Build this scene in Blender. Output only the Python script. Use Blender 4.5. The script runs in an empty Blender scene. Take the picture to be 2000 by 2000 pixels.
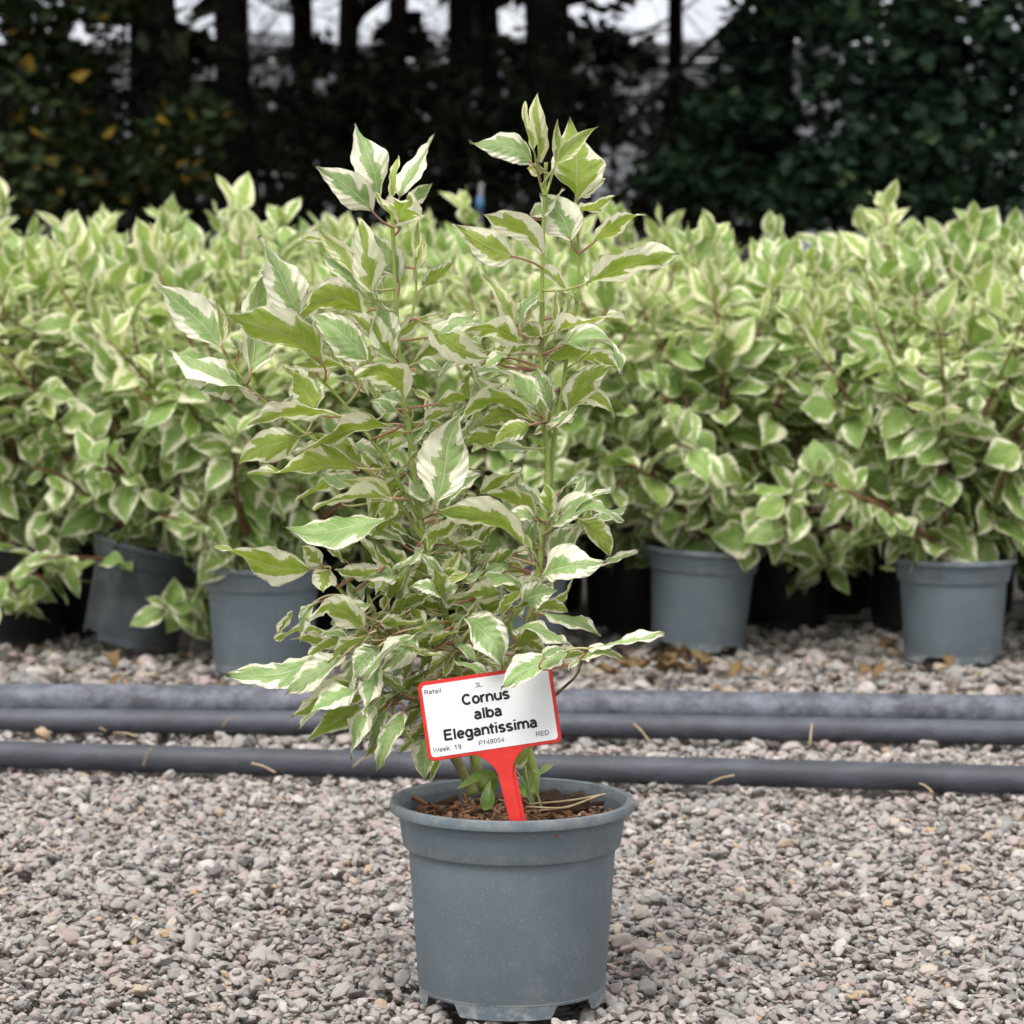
import bpy, bmesh, math, random
import numpy as np
from mathutils import Vector, Matrix, Euler, noise as mnoise

random.seed(7); np.random.seed(7)
S = bpy.context.scene
COL = S.collection
R = math.radians

# ------------------------------------------------------------------ camera
CAM = Vector((0.0, -2.15, 0.57)); PITCH = R(4.49); FPX = 5176.0
cam_d = bpy.data.cameras.new('camera'); cam = bpy.data.objects.new('camera', cam_d); COL.objects.link(cam)
cam.location = CAM; cam.rotation_euler = (R(90) - PITCH, 0, 0)
cam_d.sensor_width = 36; cam_d.sensor_height = 36; cam_d.sensor_fit = 'HORIZONTAL'
cam_d.lens = 36 * FPX / 2000; cam_d.clip_start = 0.05; cam_d.clip_end = 2000
cam_d.dof.use_dof = True; cam_d.dof.focus_distance = 2.13; cam_d.dof.aperture_fstop = 12.5
S.camera = cam
# ------------------------------------------------------------------ sky and sun (overcast)
SUN_EL, SUN_AZ = R(58), R(205)          # azimuth clockwise from +Y: behind the camera, a little to the left
W = bpy.data.worlds.new('World'); S.world = W; W.use_nodes = True
nt = W.node_tree; nt.nodes.clear()
sky = nt.nodes.new('ShaderNodeTexSky'); sky.sky_type = 'NISHITA'; sky.sun_disc = False
sky.sun_elevation = SUN_EL; sky.sun_rotation = SUN_AZ; sky.dust_density = 4.0; sky.air_density = 1.0; sky.ozone_density = 1.0
hs = nt.nodes.new('ShaderNodeHueSaturation'); hs.inputs['Saturation'].default_value = 0.12
mx = nt.nodes.new('ShaderNodeMix'); mx.data_type = 'RGBA'; mx.inputs['Factor'].default_value = 0.6
mx.inputs['B'].default_value = (7.75, 7.75, 7.85, 1)      # even cloud layer
bg = nt.nodes.new('ShaderNodeBackground'); bg.inputs['Strength'].default_value = 0.094
wo = nt.nodes.new('ShaderNodeOutputWorld')
nt.links.new(sky.outputs['Color'], hs.inputs['Color']); nt.links.new(hs.outputs['Color'], mx.inputs['A'])
nt.links.new(mx.outputs['Result'], bg.inputs['Color']); nt.links.new(bg.outputs['Background'], wo.inputs['Surface'])
sun_d = bpy.data.lights.new('sun', 'SUN'); sun_d.energy = 1.3; sun_d.angle = R(26); sun_d.color = (1.0, 0.965, 0.91)
sun = bpy.data.objects.new('sun', sun_d); COL.objects.link(sun)
sdir = Vector((math.sin(SUN_AZ) * math.cos(SUN_EL), math.cos(SUN_AZ) * math.cos(SUN_EL), math.sin(SUN_EL)))
sun.rotation_euler = sdir.to_track_quat('Z', 'Y').to_euler(); sun.location = (0, -2, 8)
vs = S.view_settings; vs.view_transform = 'Standard'; vs.look = 'None'; vs.exposure = 1.0; vs.gamma = 1.0
vs.use_curve_mapping = False
S.cycles.use_denoising = True
S.cycles.max_bounces = 5; S.cycles.diffuse_bounces = 4; S.cycles.glossy_bounces = 2; S.cycles.transmission_bounces = 3
S.cycles.use_adaptive_sampling = True; S.cycles.adaptive_threshold = 0.05

# ------------------------------------------------------------------ helpers
def px2w(px, py, Y):
    """point on the plane y=Y (hero pot axis = 0) that stands where the photograph shows (px, py) of 2000"""
    x = (px - 1000) / FPX; u = (1000 - py) / FPX
    d = Vector((x, math.cos(PITCH) + u * math.sin(PITCH), -math.sin(PITCH) + u * math.cos(PITCH)))
    return CAM + d * ((Y - CAM.y) / d.y)

def mesh_obj(name, verts, faces, mat, parent=None, smooth=True, uv=None):
    me = bpy.data.meshes.new(name); me.from_pydata([tuple(v) for v in verts], [], faces)
    if smooth: me.polygons.foreach_set('use_smooth', [True] * len(me.polygons))
    if uv is not None:
        l = me.uv_layers.new(name='UVMap')
        li = np.empty(len(me.loops), dtype=np.int32); me.loops.foreach_get('vertex_index', li)
        l.data.foreach_set('uv', np.asarray(uv, dtype=np.float32)[li].ravel())
    if mat is not None: me.materials.append(mat)
    me.update()
    return link(name, me, parent)

def link(name, me, parent=None):
    o = bpy.data.objects.new(name, me); COL.objects.link(o)
    if parent is not None: o.parent = parent
    return o

def empty(name, loc=(0, 0, 0), rot=(0, 0, 0)):
    o = bpy.data.objects.new(name, None); COL.objects.link(o); o.location = loc; o.rotation_euler = rot
    o.empty_display_size = 0.05
    return o

def tag(o, label=None, cat=None, group=None, kind=None):
    if label: o['label'] = label
    if cat: o['category'] = cat
    if group: o['group'] = group
    if kind: o['kind'] = kind
    return o

def tube_geo(pts, rads, seg=8, cap=True):
    pts = [Vector(p) for p in pts]; n = len(pts); V = []; F = []
    ref = Vector((0.31, 0.95, 0.05)).normalized()
    for i, p in enumerate(pts):
        t = (pts[min(i + 1, n - 1)] - pts[max(i - 1, 0)])
        t = t.normalized() if t.length > 1e-9 else Vector((0, 0, 1))
        a = t.cross(ref)
        if a.length < 1e-3: a = t.cross(Vector((1, 0, 0)))
        a.normalize(); b = t.cross(a)
        for k in range(seg):
            th = 2 * math.pi * k / seg
            V.append(p + (a * math.cos(th) + b * math.sin(th)) * rads[i])
    for i in range(n - 1):
        for k in range(seg):
            F.append((i * seg + k, i * seg + (k + 1) % seg, (i + 1) * seg + (k + 1) % seg, (i + 1) * seg + k))
    if cap:
        F.append(tuple(range(seg - 1, -1, -1))); F.append(tuple((n - 1) * seg + k for k in range(seg)))
    return V, F

def smooth_path(pts, n):
    """Catmull-Rom through pts (Vectors) with n samples per span"""
    P = [pts[0] + (pts[0] - pts[1])] + list(pts) + [pts[-1] + (pts[-1] - pts[-2])]
    out = []
    for i in range(1, len(P) - 2):
        for k in range(n):
            t = k / n
            a, b, c, d = P[i - 1], P[i], P[i + 1], P[i + 2]
            out.append(0.5 * ((2 * b) + (c - a) * t + (2 * a - 5 * b + 4 * c - d) * t * t + (3 * b - a - 3 * c + d) * t ** 3))
    out.append(P[-2].copy())
    return out

# ------------------------------------------------------------------ materials
class NT:
    def __init__(s, name):
        s.m = bpy.data.materials.new(name); s.m.use_nodes = True; s.t = s.m.node_tree; s.t.nodes.clear()
        s.out = s.t.nodes.new('ShaderNodeOutputMaterial')
    def n(s, kind, **kw):
        x = s.t.nodes.new('ShaderNode' + kind)
        for k, v in kw.items(): setattr(x, k, v)
        return x
    def l(s, a, b): s.t.links.new(a, b)
    def put(s, sock, v):
        if hasattr(v, 'is_linked') or hasattr(v, 'links'): s.l(v, sock)
        else: sock.default_value = v
    def math(s, op, a, b=None, c=None, clamp=False):
        x = s.n('Math', operation=op, use_clamp=clamp); s.put(x.inputs[0], a)
        if b is not None: s.put(x.inputs[1], b)
        if c is not None: s.put(x.inputs[2], c)
        return x.outputs[0]
    def mix(s, f, a, b, mode='MIX'):
        x = s.n('Mix', data_type='RGBA', blend_type=mode); s.put(x.inputs['Factor'], f)
        s.put(x.inputs['A'], a if not isinstance(a, tuple) else (*a[:3], 1)); s.put(x.inputs['B'], b if not isinstance(b, tuple) else (*b[:3], 1))
        return x.outputs['Result']
    def step(s, v, lo, hi):
        x = s.n('MapRange', interpolation_type='SMOOTHSTEP'); s.put(x.inputs['Value'], v)
        s.put(x.inputs['From Min'], lo); s.put(x.inputs['From Max'], hi); return x.outputs['Result']
    def noise(s, vec, scale, detail=2, rough=0.5, out='Fac'):
        x = s.n('TexNoise'); x.inputs['Scale'].default_value = scale; x.inputs['Detail'].default_value = detail
        x.inputs['Roughness'].default_value = rough
        if vec is not None: s.l(vec, x.inputs['Vector'])
        return x.outputs[out]
    def obj(s): return s.n('TexCoord').outputs['Object']
    def xyz(s, a, b, c):
        x = s.n('CombineXYZ'); s.put(x.inputs[0], a); s.put(x.inputs[1], b); s.put(x.inputs[2], c); return x.outputs[0]
    def rand(s): return s.n('ObjectInfo').outputs['Random']
    def bump(s, h, strength, dist):
        x = s.n('Bump'); x.inputs['Strength'].default_value = strength; x.inputs['Distance'].default_value = dist
        s.l(h, x.inputs['Height']); return x.outputs['Normal']
    def principled(s, col, rough=0.6, spec=0.4, normal=None):
        p = s.n('BsdfPrincipled'); s.put(p.inputs['Base Color'], col if not isinstance(col, tuple) else (*col[:3], 1))
        s.put(p.inputs['Roughness'], rough); s.put(p.inputs['Specular IOR Level'], spec)
        if normal is not None: s.l(normal, p.inputs['Normal'])
        return p
    def done(s, shader): s.l(shader, s.out.inputs['Surface']); return s.m

def leaf_material(name, green1, green2, pale, cream, margin=0.62, amp=0.6, rough=0.5, spec=0.35, trans=0.25, wear=0.0, lat=7.0, vein=0.25):
    """variegated leaf: green heart, greyer transition, cream border that runs in along the side veins; UV u = length, v = across"""
    s = NT(name)
    uvn = s.n('UVMap'); sp = s.n('SeparateXYZ'); s.l(uvn.outputs['UV'], sp.inputs[0])
    u = sp.outputs[0]; v = s.math('MULTIPLY_ADD', sp.outputs[1], 2.0, -1.0)
    a = s.math('ABSOLUTE', v); sgn = s.math('SIGN', v); rnd = s.math('FRACT', s.math('ADD', s.rand(), s.n('NewGeometry').outputs['Random Per Island']))
    seed = s.math('MULTIPLY', rnd, 91.7)
    a2 = s.math('POWER', a, 1.5)
    sv = s.math('MULTIPLY_ADD', a2, -0.22, u)                       # constant along a side vein
    n1 = s.noise(s.xyz(s.math('MULTIPLY_ADD', sv, 5.0, seed), s.math('MULTIPLY_ADD', sgn, 3.1, seed), s.math('MULTIPLY', a, 0.55)), 1.0, 1.5, 0.6)
    n2 = s.noise(s.xyz(s.math('MULTIPLY_ADD', sv, 26.0, seed), s.math('MULTIPLY_ADD', sgn, 7.0, seed), s.math('MULTIPLY', a, 2.0)), 1.0, 2, 0.6)
    wide = s.math('MULTIPLY_ADD', s.math('FRACT', s.math('MULTIPLY', rnd, 37.3)), 0.38, margin - 0.19)
    m = s.math('ADD', wide, s.math('MULTIPLY_ADD', s.math('SUBTRACT', n1, 0.5), amp * 2.2, s.math('MULTIPLY', s.math('SUBTRACT', n2, 0.5), 0.34)))
    m = s.math('MINIMUM', m, 0.93)
    d = s.math('SUBTRACT', a, m)
    crm = s.step(d, -0.012, 0.03)
    trn = s.step(d, -0.26, -0.05)
    trn = s.math('MULTIPLY', trn, s.step(n2, 0.42, 0.58))
    big = s.noise(s.xyz(s.math('MULTIPLY_ADD', u, 3.0, seed), s.math('MULTIPLY', v, 2.0), seed), 1.0, 2)
    g = s.mix(s.step(big, 0.35, 0.68), green1, green2)
    g = s.mix(s.math('MULTIPLY', trn, 0.55), g, pale)
    # veins
    ph = s.math('MULTIPLY', sv, lat); fr = s.math('ABSOLUTE', s.math('SUBTRACT', s.math('FRACT', ph), 0.5))
    latv = s.step(fr, 0.055, 0.0); latv = s.math('MULTIPLY', latv, s.step(a, 1.0, 0.55))
    mid = s.step(a, 0.055, 0.015)
    vv = s.math('MAXIMUM', s.math('MULTIPLY', latv, 0.7), mid)
    g = s.mix(s.math('MULTIPLY', vv, vein), g, tuple(0.55 * c + 0.45 * p for c, p in zip(cream, pale)))
    cw = s.mix(s.step(s.noise(s.xyz(s.math('MULTIPLY_ADD', sv, 12.0, seed), s.math('MULTIPLY', a, 4.0), seed), 1.0, 2), 0.5, 0.75), cream, tuple(0.82 * c + 0.18 * p for c, p in zip(cream, pale)))
    col = s.mix(crm, g, cw)
    if wear > 0:
        n3 = s.noise(s.xyz(s.math('MULTIPLY_ADD', u, 9.0, seed), s.math('MULTIPLY', v, 5.0), s.math('MULTIPLY', rnd, 13.0)), 1.0, 4, 0.7)
        edge = s.math('MULTIPLY', s.step(a, 0.86, 1.0), s.step(n3, 0.56 - 0.1 * wear, 0.64))
        tipb = s.math('MULTIPLY', s.step(u, 0.94, 1.0), s.step(s.math('FRACT', s.math('MULTIPLY', rnd, 17.7)), 0.45, 0.5))
        n4 = s.noise(s.xyz(s.math('MULTIPLY_ADD', u, 34.0, seed), s.math('MULTIPLY', v, 15.0), 0.0), 1.0, 2)
        spots = s.step(n4, 0.735, 0.76)
        br = s.math('MAXIMUM', s.math('MAXIMUM', edge, tipb), spots)
        col = s.mix(s.math('MULTIPLY', br, 0.8), col, (0.10, 0.045, 0.022))
    # lively differences of tone from leaf to leaf
    hv = s.n('HueSaturation'); s.l(col, hv.inputs['Color'])
    s.put(hv.inputs['Hue'], s.math('MULTIPLY_ADD', s.math('FRACT', s.math('MULTIPLY', rnd, 53.0)), 0.012, 0.494))
    s.put(hv.inputs['Value'], s.math('MULTIPLY_ADD', s.math('FRACT', s.math('MULTIPLY', rnd, 71.0)), 0.30, 0.84))
    hv.inputs['Saturation'].default_value = 1.05
    col = hv.outputs['Color']
    quilt = s.math('COSINE', s.math('MULTIPLY', ph, 2 * math.pi))
    fine = s.noise(s.xyz(s.math('MULTIPLY', u, 60.0), s.math('MULTIPLY', v, 30.0), seed), 1.0, 2)
    h = s.math('ADD', s.math('MULTIPLY', quilt, s.math('MULTIPLY', a, 0.45)), s.math('MULTIPLY_ADD', fine, 0.35, s.math('MULTIPLY', mid, -0.6)))
    nrm = s.bump(h, 0.8, 0.0014)
    p = s.principled(col, rough, spec, nrm)
    tr = s.n('BsdfTranslucent'); s.l(nrm, tr.inputs['Normal'])
    hv2 = s.n('HueSaturation'); s.l(col, hv2.inputs['Color']); hv2.inputs['Saturation'].default_value = 1.15; hv2.inputs['Value'].default_value = 1.05
    s.l(hv2.outputs['Color'], tr.inputs['Color'])
    ms = s.n('MixShader'); ms.inputs[0].default_value = trans; s.l(p.outputs[0], ms.inputs[1]); s.l(tr.outputs[0], ms.inputs[2])
    return s.done(ms.outputs[0])

CREAM = (0.80, 0.76, 0.57)
M = {}
M['leafT'] = leaf_material('leaf_upper', (0.235, 0.355, 0.120), (0.36, 0.48, 0.205), (0.52, 0.60, 0.345), (0.86, 0.845, 0.67), 0.61, 0.62, 0.42, 0.5, 0.28, 1.0, lat=8.0, vein=0.55)
M['leafU'] = leaf_material('leaf_under', (0.295, 0.395, 0.085), (0.40, 0.49, 0.14), (0.52, 0.58, 0.26), (0.88, 0.865, 0.67), 0.57, 0.70, 0.6, 0.25, 0.46, 1.0, vein=0.35)
M['leafY'] = leaf_material('leaf_young', (0.37, 0.48, 0.13), (0.45, 0.55, 0.20), (0.60, 0.65, 0.33), (0.87, 0.85, 0.56), 0.56, 0.60, 0.5, 0.35, 0.38, 0.0, vein=0.4)
M['hedge'] = leaf_material('hedge_leaf', (0.230, 0.355, 0.085), (0.340, 0.468, 0.155), (0.53, 0.60, 0.32), (0.86, 0.85, 0.62), 0.69, 0.55, 0.42, 0.45, 0.30, 0.0, vein=0.2)
M['hedgeY'] = leaf_material('hedge_leaf_young', (0.345, 0.475, 0.13), (0.45, 0.57, 0.205), (0.61, 0.67, 0.35), (0.88, 0.87, 0.58), 0.55, 0.50, 0.48, 0.35, 0.38, 0.0, vein=0.25)

def stem_material(name, c1, c2, c3):
    s = NT(name); o = s.obj(); n = s.noise(o, 40, 3); rnd = s.rand()
    n2 = s.noise(o, 9, 2)
    col = s.mix(s.step(n2, 0.4, 0.6), c1, c2); col = s.mix(s.step(n, 0.56, 0.66), col, c3)
    p = s.principled(col, 0.5, 0.35, s.bump(s.noise(o, 260, 3), 0.3, 0.0006)); return s.done(p.outputs[0])
M['stem'] = stem_material('green_stem', (0.25, 0.33, 0.075), (0.30, 0.36, 0.10), (0.22, 0.22, 0.08))
M['stemold'] = stem_material('old_stem', (0.20, 0.22, 0.07), (0.16, 0.14, 0.06), (0.08, 0.07, 0.035))
M['petiole'] = stem_material('pink_petiole', (0.40, 0.17, 0.15), (0.33, 0.20, 0.10), (0.38, 0.13, 0.13))
M['petioleg'] = stem_material('green_petiole', (0.36, 0.40, 0.15), (0.42, 0.36, 0.18), (0.38, 0.26, 0.15))
M['redstem'] = stem_material('red_brown_stem', (0.19, 0.075, 0.05), (0.25, 0.115, 0.065), (0.17, 0.13, 0.055))

def plain(name, c1, c2, scale, rough=0.6, spec=0.4, bs=0.2, bd=0.001, bscale=200, lo=0.4, hi=0.65):
    s = NT(name); o = s.obj()
    col = s.mix(s.step(s.noise(o, scale, 5, 0.6), lo, hi), c1, c2)
    p = s.principled(col, rough, spec, s.bump(s.noise(o, bscale, 3), bs, bd)); return s.done(p.outputs[0])

def pot_material():
    s = NT('grey_pot_plastic'); o = s.obj(); sp = s.n('SeparateXYZ'); s.l(o, sp.inputs[0])
    n = s.noise(o, 16, 5, 0.6); f = s.noise(o, 420, 3, 0.6)
    mp = s.n('Mapping'); s.l(o, mp.inputs['Vector']); mp.inputs['Scale'].default_value = (260, 260, 14)
    st = s.noise(mp.outputs[0], 1.0, 3, 0.6)
    base = s.mix(s.step(n, 0.35, 0.7), (0.122, 0.153, 0.178), (0.142, 0.173, 0.197))
    base = s.mix(s.math('MULTIPLY', s.step(f, 0.54, 0.74), 0.40), base, (0.27, 0.295, 0.31))
    base = s.mix(s.math('MULTIPLY', s.step(st, 0.6, 0.8), 0.10), base, (0.27, 0.29, 0.30))
    # dusty scuffs on the step and lip edges
    z = sp.outputs[2]
    e1 = s.math('MULTIPLY', s.step(z, 0.1275, 0.1300), s.step(z, 0.140, 0.131))
    e2 = s.step(z, 0.155, 0.162)
    dn = s.noise(o, 60, 4, 0.65)
    dust = s.math('MULTIPLY', s.math('MAXIMUM', s.math('MULTIPLY', e1, 0.32), s.math('MULTIPLY', e2, 0.5)), s.step(dn, 0.38, 0.66))
    low = s.math('MULTIPLY', s.step(z, 0.016, 0.004), s.step(dn, 0.45, 0.6))
    base = s.mix(s.math('MULTIPLY', s.math('MAXIMUM', dust, low), 0.75), base, (0.33, 0.34, 0.335))
    sc1 = s.noise(o, 34, 6, 0.75); sc2 = s.noise(o, 9, 3, 0.6)
    base = s.mix(s.math('MULTIPLY', s.math('MULTIPLY', s.step(sc1, 0.50, 0.70), s.step(sc2, 0.42, 0.62)), 0.38), base, (0.27, 0.295, 0.31))
    mud = s.math('MULTIPLY', s.step(s.noise(o, 75, 4, 0.7), 0.64, 0.72), s.step(z, 0.075, 0.01))
    base = s.mix(s.math('MULTIPLY', mud, 0.45), base, (0.20, 0.165, 0.13))
    line = s.math('MULTIPLY', s.step(z, 0.0118, 0.0122), s.step(z, 0.0130, 0.0125))
    base = s.mix(s.math('MULTIPLY', line, s.step(s.noise(o, 30, 3), 0.30, 0.52)), base, (0.36, 0.36, 0.34))
    p = s.principled(base, 0.52, 0.35, s.bump(f, 0.35, 0.0006)); return s.done(p.outputs[0])
M['pot'] = pot_material()
M['potshade'] = plain('shade_black_pot', (0.007, 0.008, 0.009), (0.011, 0.013, 0.014), 30, 0.42, 0.45, 0.2, 0.0005, 400)  # near-black colour stands in for the deep shade around these pots
M['potmid'] = plain('dark_grey_pot', (0.055, 0.066, 0.076), (0.085, 0.098, 0.110), 24, 0.48, 0.4, 0.2, 0.0005, 400)  # darker grey than the other pots, for the tipped one
M['soil'] = plain('dark_compost', (0.026, 0.016, 0.010), (0.065, 0.038, 0.022), 120, 0.9, 0.15, 0.8, 0.004, 260)
def chip_material():
    s = NT('bark_chip'); o = s.obj(); r = s.rand()
    cr = s.n('ValToRGB'); e = cr.color_ramp.elements
    e[0].position = 0; e[0].color = (0.05, 0.026, 0.016, 1); e[1].position = 1; e[1].color = (0.68, 0.46, 0.30, 1)
    for p_, c in ((0.22, (0.15, 0.075, 0.042)), (0.45, (0.40, 0.185, 0.10)), (0.75, (0.54, 0.30, 0.17))):
        x = e.new(p_); x.color = (*c, 1)
    s.l(r, cr.inputs[0])
    mp = s.n('Mapping'); s.l(o, mp.inputs['Vector']); mp.inputs['Scale'].default_value = (60, 700, 700)
    n = s.noise(mp.outputs[0], 1.0, 3)
    col = s.mix(s.math('MULTIPLY', s.step(n, 0.42, 0.65), 0.6), cr.outputs[0], (0.06, 0.028, 0.016))
    p = s.principled(col, 0.85, 0.15, s.bump(n, 0.6, 0.0015)); return s.done(p.outputs[0])
M['chip'] = chip_material()
M['crumb'] = None
M['straw'] = plain('dry_straw', (0.36, 0.27, 0.16), (0.48, 0.38, 0.24), 80, 0.7, 0.25)
M['twig'] = plain('dark_twig', (0.05, 0.032, 0.022), (0.10, 0.07, 0.045), 60, 0.8, 0.2)
M['weed'] = plain('weed_green', (0.18, 0.32, 0.05), (0.26, 0.42, 0.09), 60, 0.45, 0.35)
M['weedpale'] = plain('weed_pale', (0.22, 0.36, 0.13), (0.34, 0.42, 0.17), 60, 0.5, 0.3)
M['red'] = plain('red_sign_plastic', (0.60, 0.024, 0.018), (0.66, 0.034, 0.024), 60, 0.38, 0.45, 0.25, 0.0004, 320)
M['white'] = plain('white_sign_face', (0.73, 0.735, 0.76), (0.77, 0.775, 0.79), 14, 0.42, 0.4, 0.05, 0.0002, 150)
M['ink'] = plain('black_print', (0.012, 0.012, 0.014), (0.02, 0.02, 0.022), 200, 0.55, 0.3, 0.0)
M['ink2'] = plain('grey_print', (0.03, 0.03, 0.033), (0.05, 0.05, 0.053), 200, 0.55, 0.3, 0.0)
M['deadleaf'] = plain('dead_leaf', (0.13, 0.082, 0.038), (0.27, 0.185, 0.09), 110, 0.8, 0.2, 0.4, 0.002, 120)

def pipe_material(name, dusty):
    s = NT(name); o = s.obj()
    mp = s.n('Mapping'); s.l(o, mp.inputs['Vector']); mp.inputs['Scale'].default_value = (8, 30, 30)
    n = s.noise(mp.outputs[0], 1.0, 6, 0.65); f = s.noise(o, 300, 3)
    c = s.mix(s.step(n, 0.40, 0.66), (0.042, 0.046, 0.058), (0.075, 0.081, 0.102))
    g = s.n('NewGeometry'); sp = s.n('SeparateXYZ'); s.l(o, sp.inputs[0])
    if dusty > 0:
        mp2 = s.n('Mapping'); s.l(o, mp2.inputs['Vector']); mp2.inputs['Scale'].default_value = (34, 40, 40)
        n2 = s.noise(mp2.outputs[0], 1.0, 6, 0.7)
        c = s.mix(s.math('MULTIPLY', s.step(n2, 0.34, 0.68), dusty), c, (0.22, 0.23, 0.28))
    c = s.mix(s.math('MULTIPLY', s.step(f, 0.6, 0.75), 0.25), c, (0.2, 0.2, 0.22))
    p = s.principled(c, 0.58, 0.45, s.bump(f, 0.25, 0.0006)); return s.done(p.outputs[0])
M['pipe1'] = pipe_material('black_pipe', 0.0); M['pipe2'] = pipe_material('greyed_pipe', 0.12); M['pipe3'] = pipe_material('dusty_pipe', 0.6)

def pebble_material():
    s = NT('gravel_pebble'); r = s.rand(); o = s.obj()
    cr = s.n('ValToRGB'); cr.color_ramp.interpolation = 'LINEAR'; e = cr.color_ramp.elements
    cols = [(0.0, (0.141, 0.132, 0.13)), (0.08, (0.277, 0.259, 0.249)), (0.18, (0.404, 0.376, 0.352)), (0.28, (0.437, 0.343, 0.324)), (0.36, (0.338, 0.32, 0.312)), (0.46, (0.498, 0.465, 0.432)), (0.54, (0.249, 0.249, 0.252)), (0.62, (0.404, 0.371, 0.32)), (0.7, (0.385, 0.291, 0.279)), (0.78, (0.315, 0.312, 0.291)), (0.87, (0.456, 0.395, 0.376)), (0.95, (0.573, 0.543, 0.519)), (1.0, (0.442, 0.305, 0.179))]
    e[0].position = 0; e[0].color = (*cols[0][1], 1); e[1].position = 1; e[1].color = (*cols[-1][1], 1)
    for p_, c in cols[1:-1]:
        x = e.new(p_); x.color = (*c, 1)
    s.l(r, cr.inputs[0])
    seedv = s.n('VectorMath', operation='ADD'); s.l(o, seedv.inputs[0]); s.l(s.xyz(s.math('MULTIPLY', r, 70.0), s.math('MULTIPLY', r, 31.0), 0.0), seedv.inputs[1])
    n = s.noise(seedv.outputs[0], 1.6, 4, 0.65); n2 = s.noise(seedv.outputs[0], 9, 3, 0.7)
    col = s.mix(s.math('MULTIPLY', s.step(n, 0.42, 0.66), 0.5), cr.outputs[0], s.mix(0.5, cr.outputs[0], (0.50, 0.46, 0.42)))
    col = s.mix(s.math('MULTIPLY', s.step(n2, 0.56, 0.70), 0.5), col, s.mix(0.6, col, (0.13, 0.10, 0.09)))
    p = s.principled(col, 0.72, 0.3, s.bump(n2, 0.35, 0.12)); return s.done(p.outputs[0])
M['pebble'] = pebble_material()
M['ground'] = plain('gravel_bed', (0.10, 0.09, 0.08), (0.26, 0.235, 0.215), 70, 0.95, 0.1, 0.8, 0.006, 180)
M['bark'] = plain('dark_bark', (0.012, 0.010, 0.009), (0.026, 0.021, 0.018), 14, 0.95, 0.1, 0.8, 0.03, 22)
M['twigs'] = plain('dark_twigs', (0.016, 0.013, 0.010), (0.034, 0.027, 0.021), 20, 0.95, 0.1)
def foliage_material(name, a, b, c, trans=0.12):
    s = NT(name); r = s.n('NewGeometry').outputs['Random Per Island']
    col = s.mix(s.step(r, 0.2, 0.75), a, b); col = s.mix(s.step(r, 0.93, 0.96), col, c)
    p = s.principled(col, 0.6, 0.25); tr = s.n('BsdfTranslucent'); s.l(col, tr.inputs['Color'])
    ms = s.n('MixShader'); ms.inputs[0].default_value = trans; s.l(p.outputs[0], ms.inputs[1]); s.l(tr.outputs[0], ms.inputs[2])
    return s.done(ms.outputs[0])
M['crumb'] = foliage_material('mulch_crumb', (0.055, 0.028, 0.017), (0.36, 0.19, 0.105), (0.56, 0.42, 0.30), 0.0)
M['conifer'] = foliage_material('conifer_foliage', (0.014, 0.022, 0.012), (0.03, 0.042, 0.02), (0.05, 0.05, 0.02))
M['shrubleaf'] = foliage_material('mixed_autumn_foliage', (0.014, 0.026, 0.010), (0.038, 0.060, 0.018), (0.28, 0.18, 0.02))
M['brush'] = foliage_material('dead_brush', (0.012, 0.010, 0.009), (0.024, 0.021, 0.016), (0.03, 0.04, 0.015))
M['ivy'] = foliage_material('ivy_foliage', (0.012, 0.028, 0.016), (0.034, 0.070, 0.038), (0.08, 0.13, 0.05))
M['glasswall'] = plain('whitened_glass', (0.40, 0.425, 0.475), (0.47, 0.495, 0.545), 0.8, 0.25, 0.5, 0.0)
M['glassside'] = plain('grey_side_glass', (0.22, 0.23, 0.255), (0.31, 0.325, 0.355), 0.7, 0.25, 0.5, 0.0)
M['frame'] = plain('dark_glazing_bar', (0.05, 0.052, 0.055), (0.08, 0.08, 0.085), 3, 0.5, 0.4, 0.0)
M['grassbed'] = plain('rough_soil', (0.03, 0.028, 0.018), (0.05, 0.055, 0.025), 4, 0.95, 0.1, 0.6, 0.02, 30)
M['post'] = plain('weathered_post', (0.10, 0.10, 0.105), (0.16, 0.16, 0.165), 20, 0.7, 0.3)
M['blue'] = plain('blue_tape', (0.03, 0.10, 0.20), (0.04, 0.13, 0.25), 40, 0.5, 0.4)
#SETTING
# ------------------------------------------------------------------ ground and gravel
g = mesh_obj('ground', [(-300, -60, -0.022), (300, -60, -0.022), (300, 5.2, -0.022), (-300, 5.2, -0.022)], [(0, 1, 2, 3)], M['ground'], smooth=False); tag(g, kind='structure')
g2 = mesh_obj('wood_floor', [(-300, 5.2, -0.022), (300, 5.2, -0.022), (300, 900, -0.022), (-300, 900, -0.022)], [(0, 1, 2, 3)], M['grassbed'], smooth=False); tag(g2, kind='structure')

def pipe_y(i, x):
    return {0: 0.992 - 0.163 * x, 1: 1.308 - 0.085 * x, 2: 1.378 - 0.070 * x}[i]

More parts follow.
